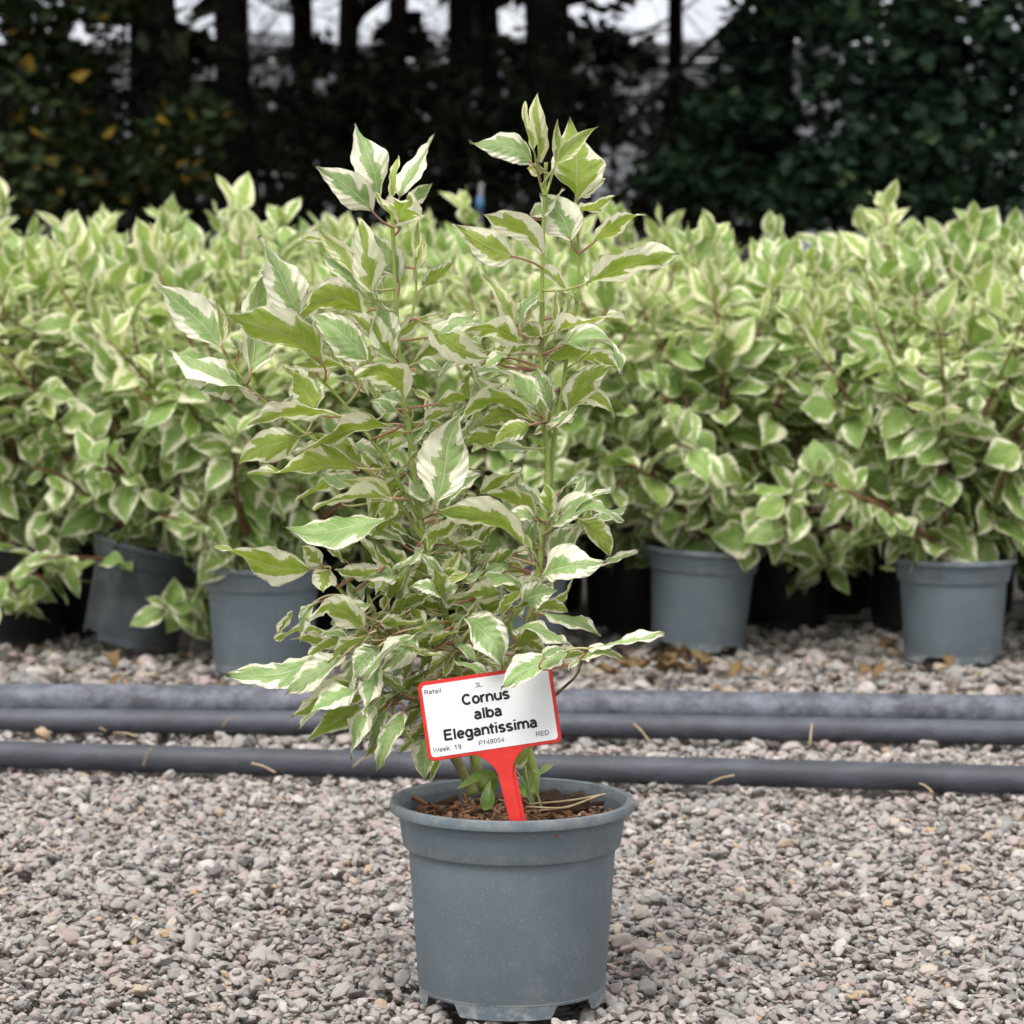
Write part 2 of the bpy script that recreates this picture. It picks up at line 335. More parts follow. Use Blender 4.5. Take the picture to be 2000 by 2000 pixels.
def gravel():
    """pebbles dropped one by one on a height grid, so that they lie on each other"""
    rs = np.random.RandomState(3)
    res = 0.0025; x0, x1, y0, y1 = -1.5, 1.5, -0.34, 2.75
    H = np.full((int((y1 - y0) / res) + 8, int((x1 - x0) / res) + 8), -0.022, dtype=np.float32)
    P = []; SC = []; RO = []; VA = []
    DM = {}
    def dome(k):
        if k not in DM:
            q = np.arange(-k, k + 1) / (k + .6); rad = 1 - (q[:, None] ** 2 + q[None, :] ** 2); DM[k] = np.where(rad > 0, .9 * np.sqrt(np.maximum(rad, 0)), -3).astype(np.float32)
        return DM[k]
    def drop(n, ya, yb, mean, spread, sink):
        ys = rs.uniform(ya, yb, n); hw = 0.193 * (ys + 2.15) + 0.22
        xs = rs.uniform(-1, 1, n) * hw
        # keep the density even over the trapezoid
        keep = rs.uniform(0, 1, n) < hw / hw.max(); xs = xs[keep]; ys = ys[keep]
        L = np.clip(np.exp(rs.normal(math.log(mean), spread, len(xs))), mean * 0.5, mean * 2.3)
        m_ = len(xs); E1 = rs.uniform(.6, .95, m_); E2 = rs.uniform(.30, .60, m_); TH = rs.uniform(0, math.pi, m_); G1 = rs.normal(0, .16, m_); G2 = rs.normal(0, .16, m_); VR = rs.randint(0, 9, m_)
        for x, y, l, e1, e2, th, g1, g2_, vr in zip(xs.tolist(), ys.tolist(), L.tolist(), E1.tolist(), E2.tolist(), TH.tolist(), G1.tolist(), G2.tolist(), VR.tolist()):
            if x * x + y * y < 0.0655 ** 2: continue
            a = l * 0.5; b = a * e1; c = a * e2
            rr = 0.5 * (a + b)
            k = max(1, int(rr / res)); i = int((y - y0) / res) + 3; j = int((x - x0) / res) + 3
            pt = H[i - k:i + k + 1, j - k:j + k + 1]
            h = 0.35 * float(pt.sum()) / pt.size + 0.65 * float(pt.max())
            z = h + c * sink
            if z > 0.0035: continue
            gx = float(pt[k, -1] - pt[k, 0]) / (2 * k * res); gy = float(pt[-1, k] - pt[0, k]) / (2 * k * res)
            P.append((x, y, z)); SC.append((a, b, c))
            RO.append((max(-0.7, min(0.7, gy * 0.7)) + g1, max(-0.7, min(0.7, -gx * 0.7)) + g2_, th)); VA.append(vr)
            np.maximum(pt, dome(k) * c + z, out=pt)
    drop(26000, -0.32, 1.25, 0.0046, 0.25, 0.5)
    drop(112000, -0.32, 1.25, 0.0064, 0.32, 0.5)
    drop(26000, -0.32, 1.25, 0.0088, 0.34, 0.5)
    drop(36000, 1.25, 2.6, 0.0100, 0.32, 0.5)
    drop(9000, 1.25, 2.6, 0.0130, 0.40, 0.6)
    # a few bigger stones among the back gravel
    drop(160, 1.45, 2.1, 0.032, 0.25, 0.45)
    me = bpy.data.meshes.new('gravel'); me.from_pydata(P, [], [])
    for nm, arr in (('scl', SC), ('rot', RO)):
        at = me.attributes.new(nm, 'FLOAT_VECTOR', 'POINT'); at.data.foreach_set('vector', np.asarray(arr, dtype=np.float32).ravel())
    at = me.attributes.new('variant', 'INT', 'POINT'); at.data.foreach_set('value', np.asarray(VA, dtype=np.int32))
    me.materials.append(M['pebble'])
    o = link('gravel', me); tag(o, 'loose grey and pinkish rounded gravel covering the ground', 'gravel', kind='stuff')
    ng = bpy.data.node_groups.new('gravel_nodes', 'GeometryNodeTree')
    ng.interface.new_socket('Geometry', in_out='INPUT', socket_type='NodeSocketGeometry'); ng.interface.new_socket('Geometry', in_out='OUTPUT', socket_type='NodeSocketGeometry')
    N = ng.nodes; Lk = ng.links.new
    gi = N.new('NodeGroupInput'); go = N.new('NodeGroupOutput')
    g2i = N.new('GeometryNodeGeometryToInstance')
    for k in range(9):
        ico = N.new('GeometryNodeMeshIcoSphere'); ico.inputs['Subdivisions'].default_value = 3; ico.inputs['Radius'].default_value = 1.0
        pos = N.new('GeometryNodeInputPosition'); add = N.new('ShaderNodeVectorMath'); add.operation = 'ADD'; add.inputs[1].default_value = (k * 7.3, k * 3.1, k * 1.7)
        Lk(pos.outputs[0], add.inputs[0])
        nz = N.new('ShaderNodeTexNoise'); nz.inputs['Scale'].default_value = 0.75 + 0.09 * k; nz.inputs['Detail'].default_value = 1.5
        Lk(add.outputs[0], nz.inputs['Vector'])
        sub = N.new('ShaderNodeVectorMath'); sub.operation = 'SUBTRACT'; sub.inputs[1].default_value = (0.5, 0.5, 0.5); Lk(nz.outputs['Color'], sub.inputs[0])
        sc = N.new('ShaderNodeVectorMath'); sc.operation = 'SCALE'; sc.inputs['Scale'].default_value = 1.25; Lk(sub.outputs[0], sc.inputs[0])
        sp = N.new('GeometryNodeSetPosition'); Lk(ico.outputs['Mesh'], sp.inputs['Geometry']); Lk(sc.outputs[0], sp.inputs['Offset'])
        sm = N.new('GeometryNodeSetShadeSmooth'); Lk(sp.outputs[0], sm.inputs['Geometry'])
        mt = N.new('GeometryNodeSetMaterial'); mt.inputs['Material'].default_value = M['pebble']; Lk(sm.outputs[0], mt.inputs['Geometry'])
        Lk(mt.outputs[0], g2i.inputs[0])
    def named(nm, t):
        a = N.new('GeometryNodeInputNamedAttribute'); a.data_type = t; a.inputs['Name'].default_value = nm; return a.outputs['Attribute']
    iop = N.new('GeometryNodeInstanceOnPoints'); iop.inputs['Pick Instance'].default_value = True
    e2r = N.new('FunctionNodeEulerToRotation')
    Lk(gi.outputs[0], iop.inputs['Points']); Lk(g2i.outputs[0], iop.inputs['Instance'])
    Lk(named('variant', 'INT'), iop.inputs['Instance Index']); Lk(named('rot', 'FLOAT_VECTOR'), e2r.inputs[0]); Lk(e2r.outputs[0], iop.inputs['Rotation'])
    Lk(named('scl', 'FLOAT_VECTOR'), iop.inputs['Scale']); Lk(iop.outputs[0], go.inputs[0])
    md = o.modifiers.new('pebbles', 'NODES'); md.node_group = ng
    return len(P)
print('pebbles', gravel())

# ------------------------------------------------------------------ pipes
def pipe(i, rad, z, label, mat):
    pts = []; rr = []
    for k in range(121):
        x = -2.4 + 4.8 * k / 120
        pts.append(Vector((x, pipe_y(i, x) + 0.004 * math.sin(x * 2.1 + i * 2), z + 0.0015 * math.sin(x * 3.3 + i)))); rr.append(rad)
    V, F = tube_geo(pts, rr, 24)
    o = mesh_obj('irrigation_pipe', V, F, M[mat]); tag(o, label, 'pipe', 'plastic pipes lying across the gravel')
pipe(0, 0.0165, 0.0165, 'smooth black plastic pipe lying alone on the gravel, nearest the big pot', 'pipe1')
pipe(1, 0.0160, 0.0155, 'thin dark pipe, middle of the three, pressed against the dusty one', 'pipe2')
pipe(2, 0.0245, 0.0305, 'thicker dusty grey pipe, farthest of the three pipes, toward the shrubs', 'pipe3')

# ------------------------------------------------------------------ pots
def lathe(prof, seg, notch=None):
    V = []; F = []
    for j, (r, z) in enumerate(prof):
        for k in range(seg):
            th = 2 * math.pi * k / seg; zz = z
            if notch and z < 0.0118: zz = max(z, notch(th))
            V.append((r * math.sin(th), -r * math.cos(th), zz))
    for j in range(len(prof) - 1):
        for k in range(seg):
            a = j * seg + k; b = j * seg + (k + 1) % seg
            F.append((a, b, b + seg, a + seg))
    return V, F
def notch_fn(off):
    def f(th):
        d = min(abs((math.degrees(th) - c - off + 180) % 360 - 180) for c in (-50, 41, 130, 221))
        return 0.0 if d > 16.5 else 0.0098 * min(1.0, (16.5 - d) / 3.5)
    return f
BODY = [(0.0700, 0.010), (0.0757, 0.0098), (0.0759, 0.0), (0.0764, 0.0), (0.0767, 0.0105), (0.0769, 0.0118), (0.0772, 0.0125), (0.0850, 0.1262), (0.0852, 0.1286), (0.0886, 0.1280), (0.0894, 0.1292), (0.0934, 0.1555),
        (0.0934, 0.158), (0.0915, 0.158), (0.0885, 0.130), (0.0835, 0.126), (0.0745, 0.012)]
RIM = [(0.0925, 0.1570), (0.0990, 0.1568), (0.0999, 0.1574), (0.1003, 0.1590), (0.1001, 0.1632), (0.0995, 0.1650), (0.0982, 0.1658), (0.0955, 0.1655), (0.0940, 0.1648), (0.0925, 0.1600), (0.0915, 0.1565), (0.0925, 0.1570)]
POT_ME = {}
def make_pot(parent, mat='pot', rot=0.0, hi=False):
    key = (mat, hi)
    if key not in POT_ME:
        seg = 240 if hi else 96
        V, F = lathe(BODY, seg, notch_fn(0)); a = mesh_obj('pot', V, F, M[mat], parent)
        V, F = lathe(RIM, seg); b = mesh_obj('rim', V, F, M[mat], a)
        V, F = lathe([(0.0757, 0.0102), (0.05, 0.0106), (0.001, 0.0106)], 48); c = mesh_obj('base', V, F, M[mat], a)
        for o in (a, b): o.data.set_sharp_from_angle(angle=R(32))
        POT_ME[key] = (a.data, b.data, c.data)
    else:
        ms = POT_ME[key]; a = link('pot', ms[0], parent); b = link('rim', ms[1], a); c = link('base', ms[2], a)
    a.rotation_euler.z = rot
    return a

def soil_mesh(r, z, seed, mat, parent, amp=0.004, nr=14, ns=40):
    V = [(0, 0, z)]; F = []
    for i in range(1, nr + 1):
        for k in range(ns):
            q = r * i / nr; th = 2 * math.pi * k / ns; x, y = q * math.cos(th), q * math.sin(th)
            V.append((x, y, z + amp * (mnoise.noise(Vector((x * 45 + seed, y * 45, seed))) + 0.5 * mnoise.noise(Vector((x * 120, y * 120, seed))))))
    for k in range(ns): F.append((0, 1 + k, 1 + (k + 1) % ns))
    for i in range(nr - 1):
        for k in range(ns):
            a = 1 + i * ns + k; b = 1 + i * ns + (k + 1) % ns; F.append((a, a + ns, b + ns, b))
    return mesh_obj('soil', V, F, mat, parent)

# ------------------------------------------------------------------ leaf meshes for the hedge
SH_T = [0, .04, .10, .2, .33, .47, .62, .76, .87, .94, 1.0]; SH_W = [.03, .20, .48, .82, 1.0, .98, .80, .54, .27, .11, .005]
def shape(t): return float(np.interp(t, SH_T, SH_W))
def hedge_leaf_mesh(k, mat):
    rs = random.Random(100 + k)
    asp = rs.uniform(0.27, 0.44) if mat == 'hedge' else rs.uniform(0.22, 0.34); droop = rs.uniform(-0.05, 0.55); fold = rs.uniform(0.0, 0.20); wav = rs.uniform(0.01, 0.055); ph = rs.uniform(0, 6); side = rs.uniform(-0.2, 0.2); tw = rs.uniform(-.65, .65); irr = rs.uniform(0, .10)
    ts = [0, .05, .12, .22, .35, .5, .65, .78, .89, 1.0]; vs_ = [-1, -.62, 0, .62, 1]
    V = []; U = []; F = []
    for t in ts:
        w = asp * shape(t) * (1 + irr * math.sin(11 * t + ph * 2)); a = tw * t
        for v in vs_:
            x = v * w; z = abs(v) * w * fold + wav * abs(v) * math.sin(9 * t + ph + (2 if v > 0 else 0))
            x, z = x * math.cos(a) - z * math.sin(a), x * math.sin(a) + z * math.cos(a)
            V.append((x + side * t * t, t * (1 - 0.12 * droop * t), z - droop * t * t)); U.append((t, v * 0.5 + 0.5))
    n = len(vs_)
    for i in range(len(ts) - 1):
        for j in range(n - 1): F.append((i * n + j, i * n + j + 1, (i + 1) * n + j + 1, (i + 1) * n + j))
    o = mesh_obj('leaf', V, F, M[mat], uv=U); me = o.data; bpy.data.objects.remove(o); return me
LEAVES = {m: [hedge_leaf_mesh(k, m) for k in range(22)] for m in ('hedge', 'hedgeY')}

LEAF_ARR = []
for _me in LEAVES['hedge']:
    _c = np.empty(len(_me.vertices) * 3, dtype=np.float32); _me.vertices.foreach_get('co', _c); _c = _c.reshape(-1, 3)
    _fs = [tuple(p.vertices) for p in _me.polygons]; _uv = np.zeros((len(_c), 2), dtype=np.float32)
    for _l in _me.loops: _uv[_l.vertex_index] = _me.uv_layers[0].data[_l.index].uv
    LEAF_ARR.append((_c, _uv, _fs))

def leaf_matrix(pos, axis, normal, roll, size):
    y = axis.normalized(); z = normal - normal.dot(y) * y
    if z.length < 1e-4: z = Vector((1, 0, 0)) - y.x * y
    z.normalize(); x = y.cross(z)
    m = Matrix((x, y, z)).transposed().to_4x4()
    return Matrix.Translation(pos) @ m @ Matrix.Rotation(roll, 4, 'Y') @ Matrix.Scale(size, 4)

def hedge_plant(loc, seed, label, group, tilt=0.0, zmin=0.0, cap=290, H=0.56, nst=10, low=5, rot=0.0, mat='pot', has_pot=True, front=True, gaze=None, leanx=0.0, spread=1.0, lowh=(-0.04, 0.26)):
    rs = random.Random(seed)
    root = empty('potted_dogwood', loc); tag(root, label, 'shrub', group)
    if has_pot:
        p = make_pot(root, mat, rot)
        if tilt:
            p.rotation_euler = Euler((0, tilt, 0)); p.location = (-0.06 * math.cos(tilt) + 0.06, 0, 0.076 * math.sin(abs(tilt)))
        so = soil_mesh(0.086, 0.146, seed, M['soil'], p, 0.004, 4, 20)
    base = Vector((0.04 if tilt else 0, 0, 0.145)); L = []
    stems = []
    for i in range(nst):
        az = 2 * math.pi * (i + rs.uniform(-.3, .3)) / nst; rad = Vector((math.cos(az), math.sin(az), 0)); reach = rs.uniform(0.06, 0.23) * spread; h = H * (rs.uniform(0.90, 1.05) if rs.random() < .88 else rs.uniform(1.03, 1.13)) * (1 - 0.22 * reach / 0.23)
        stems.append((rad, reach, h, 1.25, 0.35, False))
    for i in range(low):
        az = rs.uniform(math.pi * 1.02, math.pi * 1.98) if front else rs.uniform(0, 2 * math.pi)
        rad = Vector((math.cos(az), math.sin(az), 0)); stems.append((rad, rs.uniform(0.14, 0.27), rs.uniform(*lowh), 0.85, 0.75 + rs.uniform(0, .25), True))
    for rad, reach, h, ex, sag, lowst in stems:
        start = base + Vector((rs.uniform(-.02, .02), rs.uniform(-.02, .02), 0)); wob = rs.uniform(0, 6); pts = []
        nn = 11
        for k in range(nn):
            s = k / (nn - 1)
            up = h * (s * (1 + sag) - sag * s * s) if lowst else h * (s * (1.12) - 0.12 * s * s)
            q = start + rad * reach * (s ** ex) + Vector((leanx * s * s, 0, up)) + Vector((math.sin(wob + s * 5) * 0.008, math.cos(wob + s * 4) * 0.008, 0))
            pts.append(q)
        V, F = tube_geo(pts, [0.0042 - 0.0026 * k / (nn - 1) for k in range(nn)], 5); mesh_obj('stem', V, F, M['redstem'], root)
        length = sum((pts[k + 1] - pts[k]).length for k in range(nn - 1)); step = 0.031
        nodes = int(length / step); phase = rs.uniform(0, 6)
        def at(s):
            f = min(s, 0.9999) * (nn - 1); k = int(f); return pts[k].lerp(pts[k + 1], f - k), (pts[k + 1] - pts[k]).normalized()
        for j in range(2 if lowst else max(2, int(nodes * 0.2)), nodes + 1):
            s = j / nodes; pos, tan = at(s); az0 = phase + (j % 2) * math.pi / 2
            side1 = tan.cross(Vector((0.2, 1, 0.3))).normalized(); side2 = tan.cross(side1)
            top = s > 0.93
            for q in range(2 if not top else 3):
                if not top and rs.random() < 0.05: continue
                a = az0 + q * math.pi + rs.uniform(-.4, .4) if not top else phase + q * 2.1
                out = side1 * math.cos(a) + side2 * math.sin(a)
                # outer leaves swing towards the light
                out = (out + Vector((rad.x, rad.y, 0)) * 0.25).normalized()
                if top: el = rs.uniform(0.9, 1.35)
                elif lowst: el = rs.gauss(-.45, .45)
                else: el = -0.7 + 1.3 * s + rs.gauss(0, .42)
                hz = Vector((out.x, out.y, 0)); hz = hz.normalized() if hz.length > .05 else Vector((rad.x, rad.y, 0))
                axis = hz * math.cos(el) + Vector((0, 0, math.sin(el)))
                size = rs.uniform(0.044, 0.088) * (0.8 if s > 0.85 else 1.0) * (0.9 if lowst else 1.0)
                if top: size *= rs.uniform(0.7, 1.15)
                p0 = pos + axis * 0.010
                yc = p0.y + loc[1]
                nrm = Vector((0, -0.35, 1)) if el > -0.3 else Vector((0, -0.6, 1))
                young = (s > 0.72 and not lowst and rs.random() < 0.75)
                L.append((p0, axis, nrm + Vector((rs.gauss(0, .4), rs.gauss(0, .35), 0)), rs.gauss(0, .55), size, 'hedgeY' if young else 'hedge', rs.randrange(22)))
            # short side shoots
            if not lowst and 0.35 < s < 0.9 and rs.random() < 0.38:
                a = az0 + rs.choice((0, math.pi)); out = (side1 * math.cos(a) + side2 * math.sin(a) + Vector((0, 0, 0.7))).normalized()
                for jj in range(1, 3):
                    pp = pos + out * (0.028 * jj)
                    for q in range(2):
                        aa = a + math.pi / 2 + q * math.pi + jj * 1.57; o2 = side1 * math.cos(aa) + side2 * math.sin(aa)
                        axis = (o2 + Vector((0, 0, rs.uniform(-.3, .7)))).normalized()
                        L.append((pp, axis, Vector((rs.uniform(-.3, .3), -0.3, 1)), rs.uniform(-.5, .5), rs.uniform(0.034, 0.054), 'hedgeY' if s > .6 else 'hedge', rs.randrange(22)))
    LOW = [l for l in L if 0.10 < l[0].z <= zmin]; L = [l for l in L if l[0].z > max(zmin, 0.07)]
    # keep those that show most: nearest the camera and highest
    L.sort(key=lambda l: l[0].y - 0.35 * l[0].z + rs.uniform(-.06, .06))
    V = []; U = []; F = []; MI = []
    for p0, axis, nrm, roll, size, m, k in L[cap:] + LOW[::2]:                 # the hidden inner leaves, one mass
        co, uvs, fs = LEAF_ARR[k]; mw = np.array(leaf_matrix(p0, axis, nrm, roll, size)); b0 = sum(len(a) for a in V)
        V.append(co @ mw[:3, :3].T + mw[:3, 3]); U.append(uvs); F += [tuple(b0 + q for q in f) for f in fs]
    if V:
        fo = mesh_obj('inner_foliage', np.concatenate(V), F, M['hedge'], root, uv=np.concatenate(U)); fo['kind'] = 'stuff'
    for p0, axis, nrm, roll, size, m, k in L[:cap]:
        o = bpy.data.objects.new('leaf', LEAVES[m][k]); COL.objects.link(o); o.parent = root
        o.matrix_local = leaf_matrix(p0, axis, nrm, roll, size)
    return root

FG = 'variegated potted shrubs in the front row'
def bx(u, d): return (u - 966) / 5000 * d          # photograph column (of 1932) at distance d
FRONT = [
    (bx(1803, 4.24), 4.24, 'bushy variegated shrub in an upright grey pot near the right edge', 0.0, 0.35, 'pot', 0.0),
    (bx(1318, 4.36), 4.36, 'variegated shrub in grey pot leaning slightly, dead leaves at its foot', R(3.5), -0.35, 'pot', -0.05),
    (bx(972, 4.30), 4.30, 'variegated shrub whose grey pot is hidden behind the labelled plant', 0.0, 0.8, 'pot', 0.0),
    (bx(494, 4.12), 4.12, 'variegated shrub in an upright grey pot standing nearest the pipes, left of centre', 0.0, -0.8, 'pot', 0.0),
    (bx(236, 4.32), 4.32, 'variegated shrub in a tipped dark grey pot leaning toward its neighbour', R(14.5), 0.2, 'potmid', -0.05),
    (bx(20, 4.48), 4.48, 'variegated shrub in a pot blackened for shade at the left edge', 0.0, 0.5, 'potshade', 0.0),
    (bx(2080, 4.42), 4.42, 'variegated shrub cut by the right edge of the picture', 0.0, 0.1, 'pot', 0.0),
]
for i, (x, d, lab, tilt, rot, mt, lx) in enumerate(FRONT):
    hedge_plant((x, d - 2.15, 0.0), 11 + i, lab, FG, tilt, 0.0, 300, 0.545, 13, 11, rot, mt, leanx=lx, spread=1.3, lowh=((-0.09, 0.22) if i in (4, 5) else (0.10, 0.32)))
sh_root = empty('potted_dogwood', (bx(447, 4.62), 4.62 - 2.15, 0)); tag(sh_root, 'single tall shoot of variegated leaves standing above the row, left of the plant', 'shrub', FG)
make_pot(sh_root, 'potshade', 0.4); rs = random.Random(8)
pts = [Vector((0.01 * math.sin(q * .9), 0, 0.14 + 0.585 * q / 10)) for q in range(11)]
V, F = tube_geo(pts, [0.0036 - 0.0002 * q for q in range(11)], 6); mesh_obj('stem', V, F, M['redstem'], sh_root)
for q in range(34):
    t = 0.25 + 0.75 * (q // 2) / 16; p = pts[min(10, int(t * 10))]; a = q * math.pi + (q // 2) * 1.57 + rs.uniform(-.3, .3); top = q > 27; el = rs.uniform(1.2, 1.45) if top else -0.3 + t * 1.0
    ax = Vector((math.cos(a) * math.cos(el), math.sin(a) * math.cos(el), math.sin(el))); o = link('leaf', LEAVES['hedgeY' if t > .6 else 'hedge'][rs.randrange(22)], sh_root); o.matrix_local = leaf_matrix(p + ax * .006, ax, Vector((0, -.4, 1)), rs.gauss(0, .4), rs.uniform(.055, .08))
k = 0
for row, (d, zmin, cap, H, nst, lo) in enumerate(((4.68, 0.08, 260, 0.56, 11, 10), (4.92, 0.42, 120, 0.575, 11, 4), (5.24, 0.52, 90, 0.60, 11, 3))):
    nx = 9; hw = 0.193 * d + 0.16
    for j in range(nx):
        x = -hw + 2 * hw * (j + (0.5 if row % 2 else 0.2)) / (nx - 0.5)
        near = ('at the left edge', 'above the tipped pot', 'above the pot left of centre', 'left of the labelled plant', 'behind the labelled plant', 'just right of the labelled plant', 'above the leaning pot', 'between the right-hand pots', 'at the right edge')[j]
        lab = ('variegated shrub, pot blackened for shade, second row, ' + near, 'shrub crown of the third row, ' + near, 'shrub top of the farthest row, against the dark wood, ' + near)[row]
        hedge_plant((x + random.uniform(-.03, .03), d - 2.15 + random.uniform(-.03, .03), 0), 60 + k, lab, ('second row of potted shrubs', 'third row of potted shrubs', 'farthest row of potted shrubs')[row], 0, zmin, cap, H, nst, lo, 0.3 * j, 'potshade', front=True, spread=1.1); k += 1
#TREES
# ------------------------------------------------------------------ wood behind
def trunk_geo(x, y, r0, h, seed, lean=0.0, seg=14, n=26):
    V = []; F = []
    for i in range(n):
        t = i / (n - 1); z = -0.05 + h * t; rr = r0 * (1.0 - 0.55 * t) * (1 + 0.35 * math.exp(-z * 5))
        for k in range(seg):
            th = 2 * math.pi * k / seg
            q = rr * (1 + 0.16 * mnoise.noise(Vector((math.cos(th) * 2.2, math.sin(th) * 2.2, z * 1.1 + seed))))
            V.append((x + lean * z + q * math.cos(th) + 0.02 * math.sin(z * 1.3 + seed), y + q * math.sin(th), z))
    for i in range(n - 1):
        for k in range(seg): F.append((i * seg + k, i * seg + (k + 1) % seg, (i + 1) * seg + (k + 1) % seg, (i + 1) * seg + k))
    return V, F

def leaf_cloud(centres, n, size, rs, flat=0.3, elong=1.0, droop=0.0):
    """many small folded leaves (two triangles-pairs each) spread through the volume of the given clumps"""
    V = []; F = []
    for i in range(n):
        c, rad = centres[rs.randrange(len(centres))]
        while True:
            q = Vector((rs.uniform(-1, 1), rs.uniform(-1, 1), rs.uniform(-1, 1)))
            if q.length < 1: break
        p = Vector(c) + Vector((q.x * rad[0], q.y * rad[1], q.z * rad[2]))
        a = Vector((rs.gauss(0, 1), rs.gauss(0, 1), rs.gauss(0, 1) * flat - droop)).normalized(); b = a.cross(Vector((rs.gauss(0, .6), rs.gauss(0, .6), 1))).normalized(); nn = a.cross(b)
        s = size * rs.uniform(0.6, 1.3); w = s * 0.42 / elong
        i0 = len(V); m = p + a * s * 0.45
        V += [p, m + b * w + nn * w * .35, p + a * s, m - b * w + nn * w * .35]; F += [(i0, i0 + 1, i0 + 2), (i0, i0 + 2, i0 + 3)]
    return V, F

def twig_geo(x, y, z0, z1, n, rs, reach, thick, down=0.25):
    V = []; F = []
    for i in range(n):
        az = rs.uniform(0, 6.28); z = rs.uniform(z0, z1); L = reach * rs.uniform(.4, 1)
        pts = [Vector((x, y, z))]; dr = Vector((math.cos(az), math.sin(az), rs.uniform(-.35, .15)))
        for k in range(5):
            dr = (dr + Vector((rs.gauss(0, .16), rs.gauss(0, .16), rs.gauss(0, .12) - down * .1))).normalized(); pts.append(pts[-1] + dr * L / 5)
        v, f = tube_geo(pts, [thick * (1 - .85 * k / 5) for k in range(6)], 4, False)
        o = len(V); V += v; F += [tuple(a + o for a in q) for q in f]
        for k in range(1, 6):
            for q in range(4):
                d2 = (dr + Vector((rs.gauss(0, .8), rs.gauss(0, .8), rs.gauss(0, .5) - .25))).normalized(); l2 = L * rs.uniform(.12, .35)
                v, f = tube_geo([pts[k], pts[k] + d2 * l2 * .5, pts[k] + d2 * l2 + Vector((0, 0, -l2 * .15))], [thick * .3, thick * .24, thick * .1], 3, False)
                o = len(V); V += v; F += [tuple(a + o for a in qq) for qq in f]
    return V, F

def tree(u, d, width, h, label, seed, lean=0.0, limbs=5, twigs=10, crown_z=(2.75, 7.2), crown_r=2.5, ncr=3000, reach=0.9):
    rs = random.Random(seed); x = bx(u, d); y = d - 2.15
    root = empty('conifer_tree', (0, 0, 0)); tag(root, label, 'tree', 'conifers behind the shrubs')
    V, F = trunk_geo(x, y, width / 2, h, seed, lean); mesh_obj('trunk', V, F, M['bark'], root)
    for i in range(limbs):
        az = rs.uniform(0, 6.28); z = rs.uniform(0.9, 2.6); L = rs.uniform(.5, 1.2); pts = [Vector((x + lean * z, y, z))]; dr = Vector((math.cos(az), math.sin(az) * .6, rs.uniform(-.25, .3)))
        for k in range(6):
            dr = (dr + Vector((rs.gauss(0, .14), rs.gauss(0, .14), rs.gauss(0, .12)))).normalized(); pts.append(pts[-1] + dr * L / 6)
        V, F = tube_geo(smooth_path(pts, 2), [0.016 * (1 - .8 * k / 12) for k in range(13)], 6); mesh_obj('limb', V, F, M['bark'], root)
    if twigs:
        V, F = twig_geo(x, y, 0.6, 2.7, twigs * 2, rs, reach, 0.007); o = mesh_obj('twigs', V, F, M['twigs'], root, smooth=False); o['kind'] = 'stuff'
    cl = []
    for i in range(26):
        t = i / 25; z = crown_z[0] + (crown_z[1] - crown_z[0]) * t; rr = crown_r * (1 - .6 * t); a = i * 2.4
        cl.append(((x + rr * .6 * math.cos(a), y + rr * .6 * math.sin(a), z), (rr * .7, rr * .7, 0.45)))
    lf = [((x + rs.uniform(-.5, .5), y + rs.uniform(-.4, .4), rs.uniform(.4, 1.75)), (.36, .25, .22)) for i in range(9)]
    V, F = leaf_cloud(lf, 640, 0.10, rs, 0.5, 1.6, 0.5); mesh_obj('lower_foliage', V, F, M['conifer'], root, smooth=False)['kind'] = 'stuff'
    V, F = leaf_cloud(cl, ncr, 0.34, rs, 0.3, 1.0, 0.5); o = mesh_obj('crown', V, F, M['conifer'], root, smooth=False)  # crown above the view, made wide and dense to shade the trunks
    return root
TREES = [
    (297, 11.8, 0.245, 'thick dark trunk at the left, widest of the left-hand pair', 1, 0.0, 5, 12),
    (452, 12.4, 0.185, 'dark trunk second from the left, narrower than its neighbour', 2, 0.0, 5, 14),
    (660, 13.2, 0.12, 'slim dark trunk just left of the tallest left shoot of the potted plant', 3, 0.01, 4, 16),
    (752, 12.6, 0.10, 'slender dark trunk behind the left shoot of the potted plant', 4, 0.0, 4, 16),
    (862, 12.9, 0.13, 'dark trunk between the two tall shoots of the potted plant, left one', 5, 0.0, 4, 14),
    (925, 13.6, 0.11, 'dark trunk between the two tall shoots of the potted plant, right one', 6, -0.01, 4, 14),
    (1032, 12.2, 0.24, 'thick dark trunk directly behind the right shoot of the potted plant', 7, 0.0, 5, 14),
    (1270, 14.6, 0.10, 'thin far trunk in the bright gap right of centre', 8, 0.01, 4, 16),
    (1455, 12.0, 0.21, 'dark trunk beside the ivy mass on the right', 9, 0.01, 5, 16),
    (1745, 12.6, 0.30, 'dark trunk buried in ivy near the right edge', 10, 0.0, 3, 6),
    (40, 13.4, 0.16, 'dark trunk veiled by yellow-flecked leaves at the left edge', 11, 0.0, 4, 10),
    (570, 15.2, 0.14, 'far dark trunk in the bright gap left of centre', 12, 0.0, 4, 14),
]
for u, d, w, lab, sd, ln, lb, tw in TREES: tree(u, d, w, 8.0, lab, sd, ln, lb, tw)

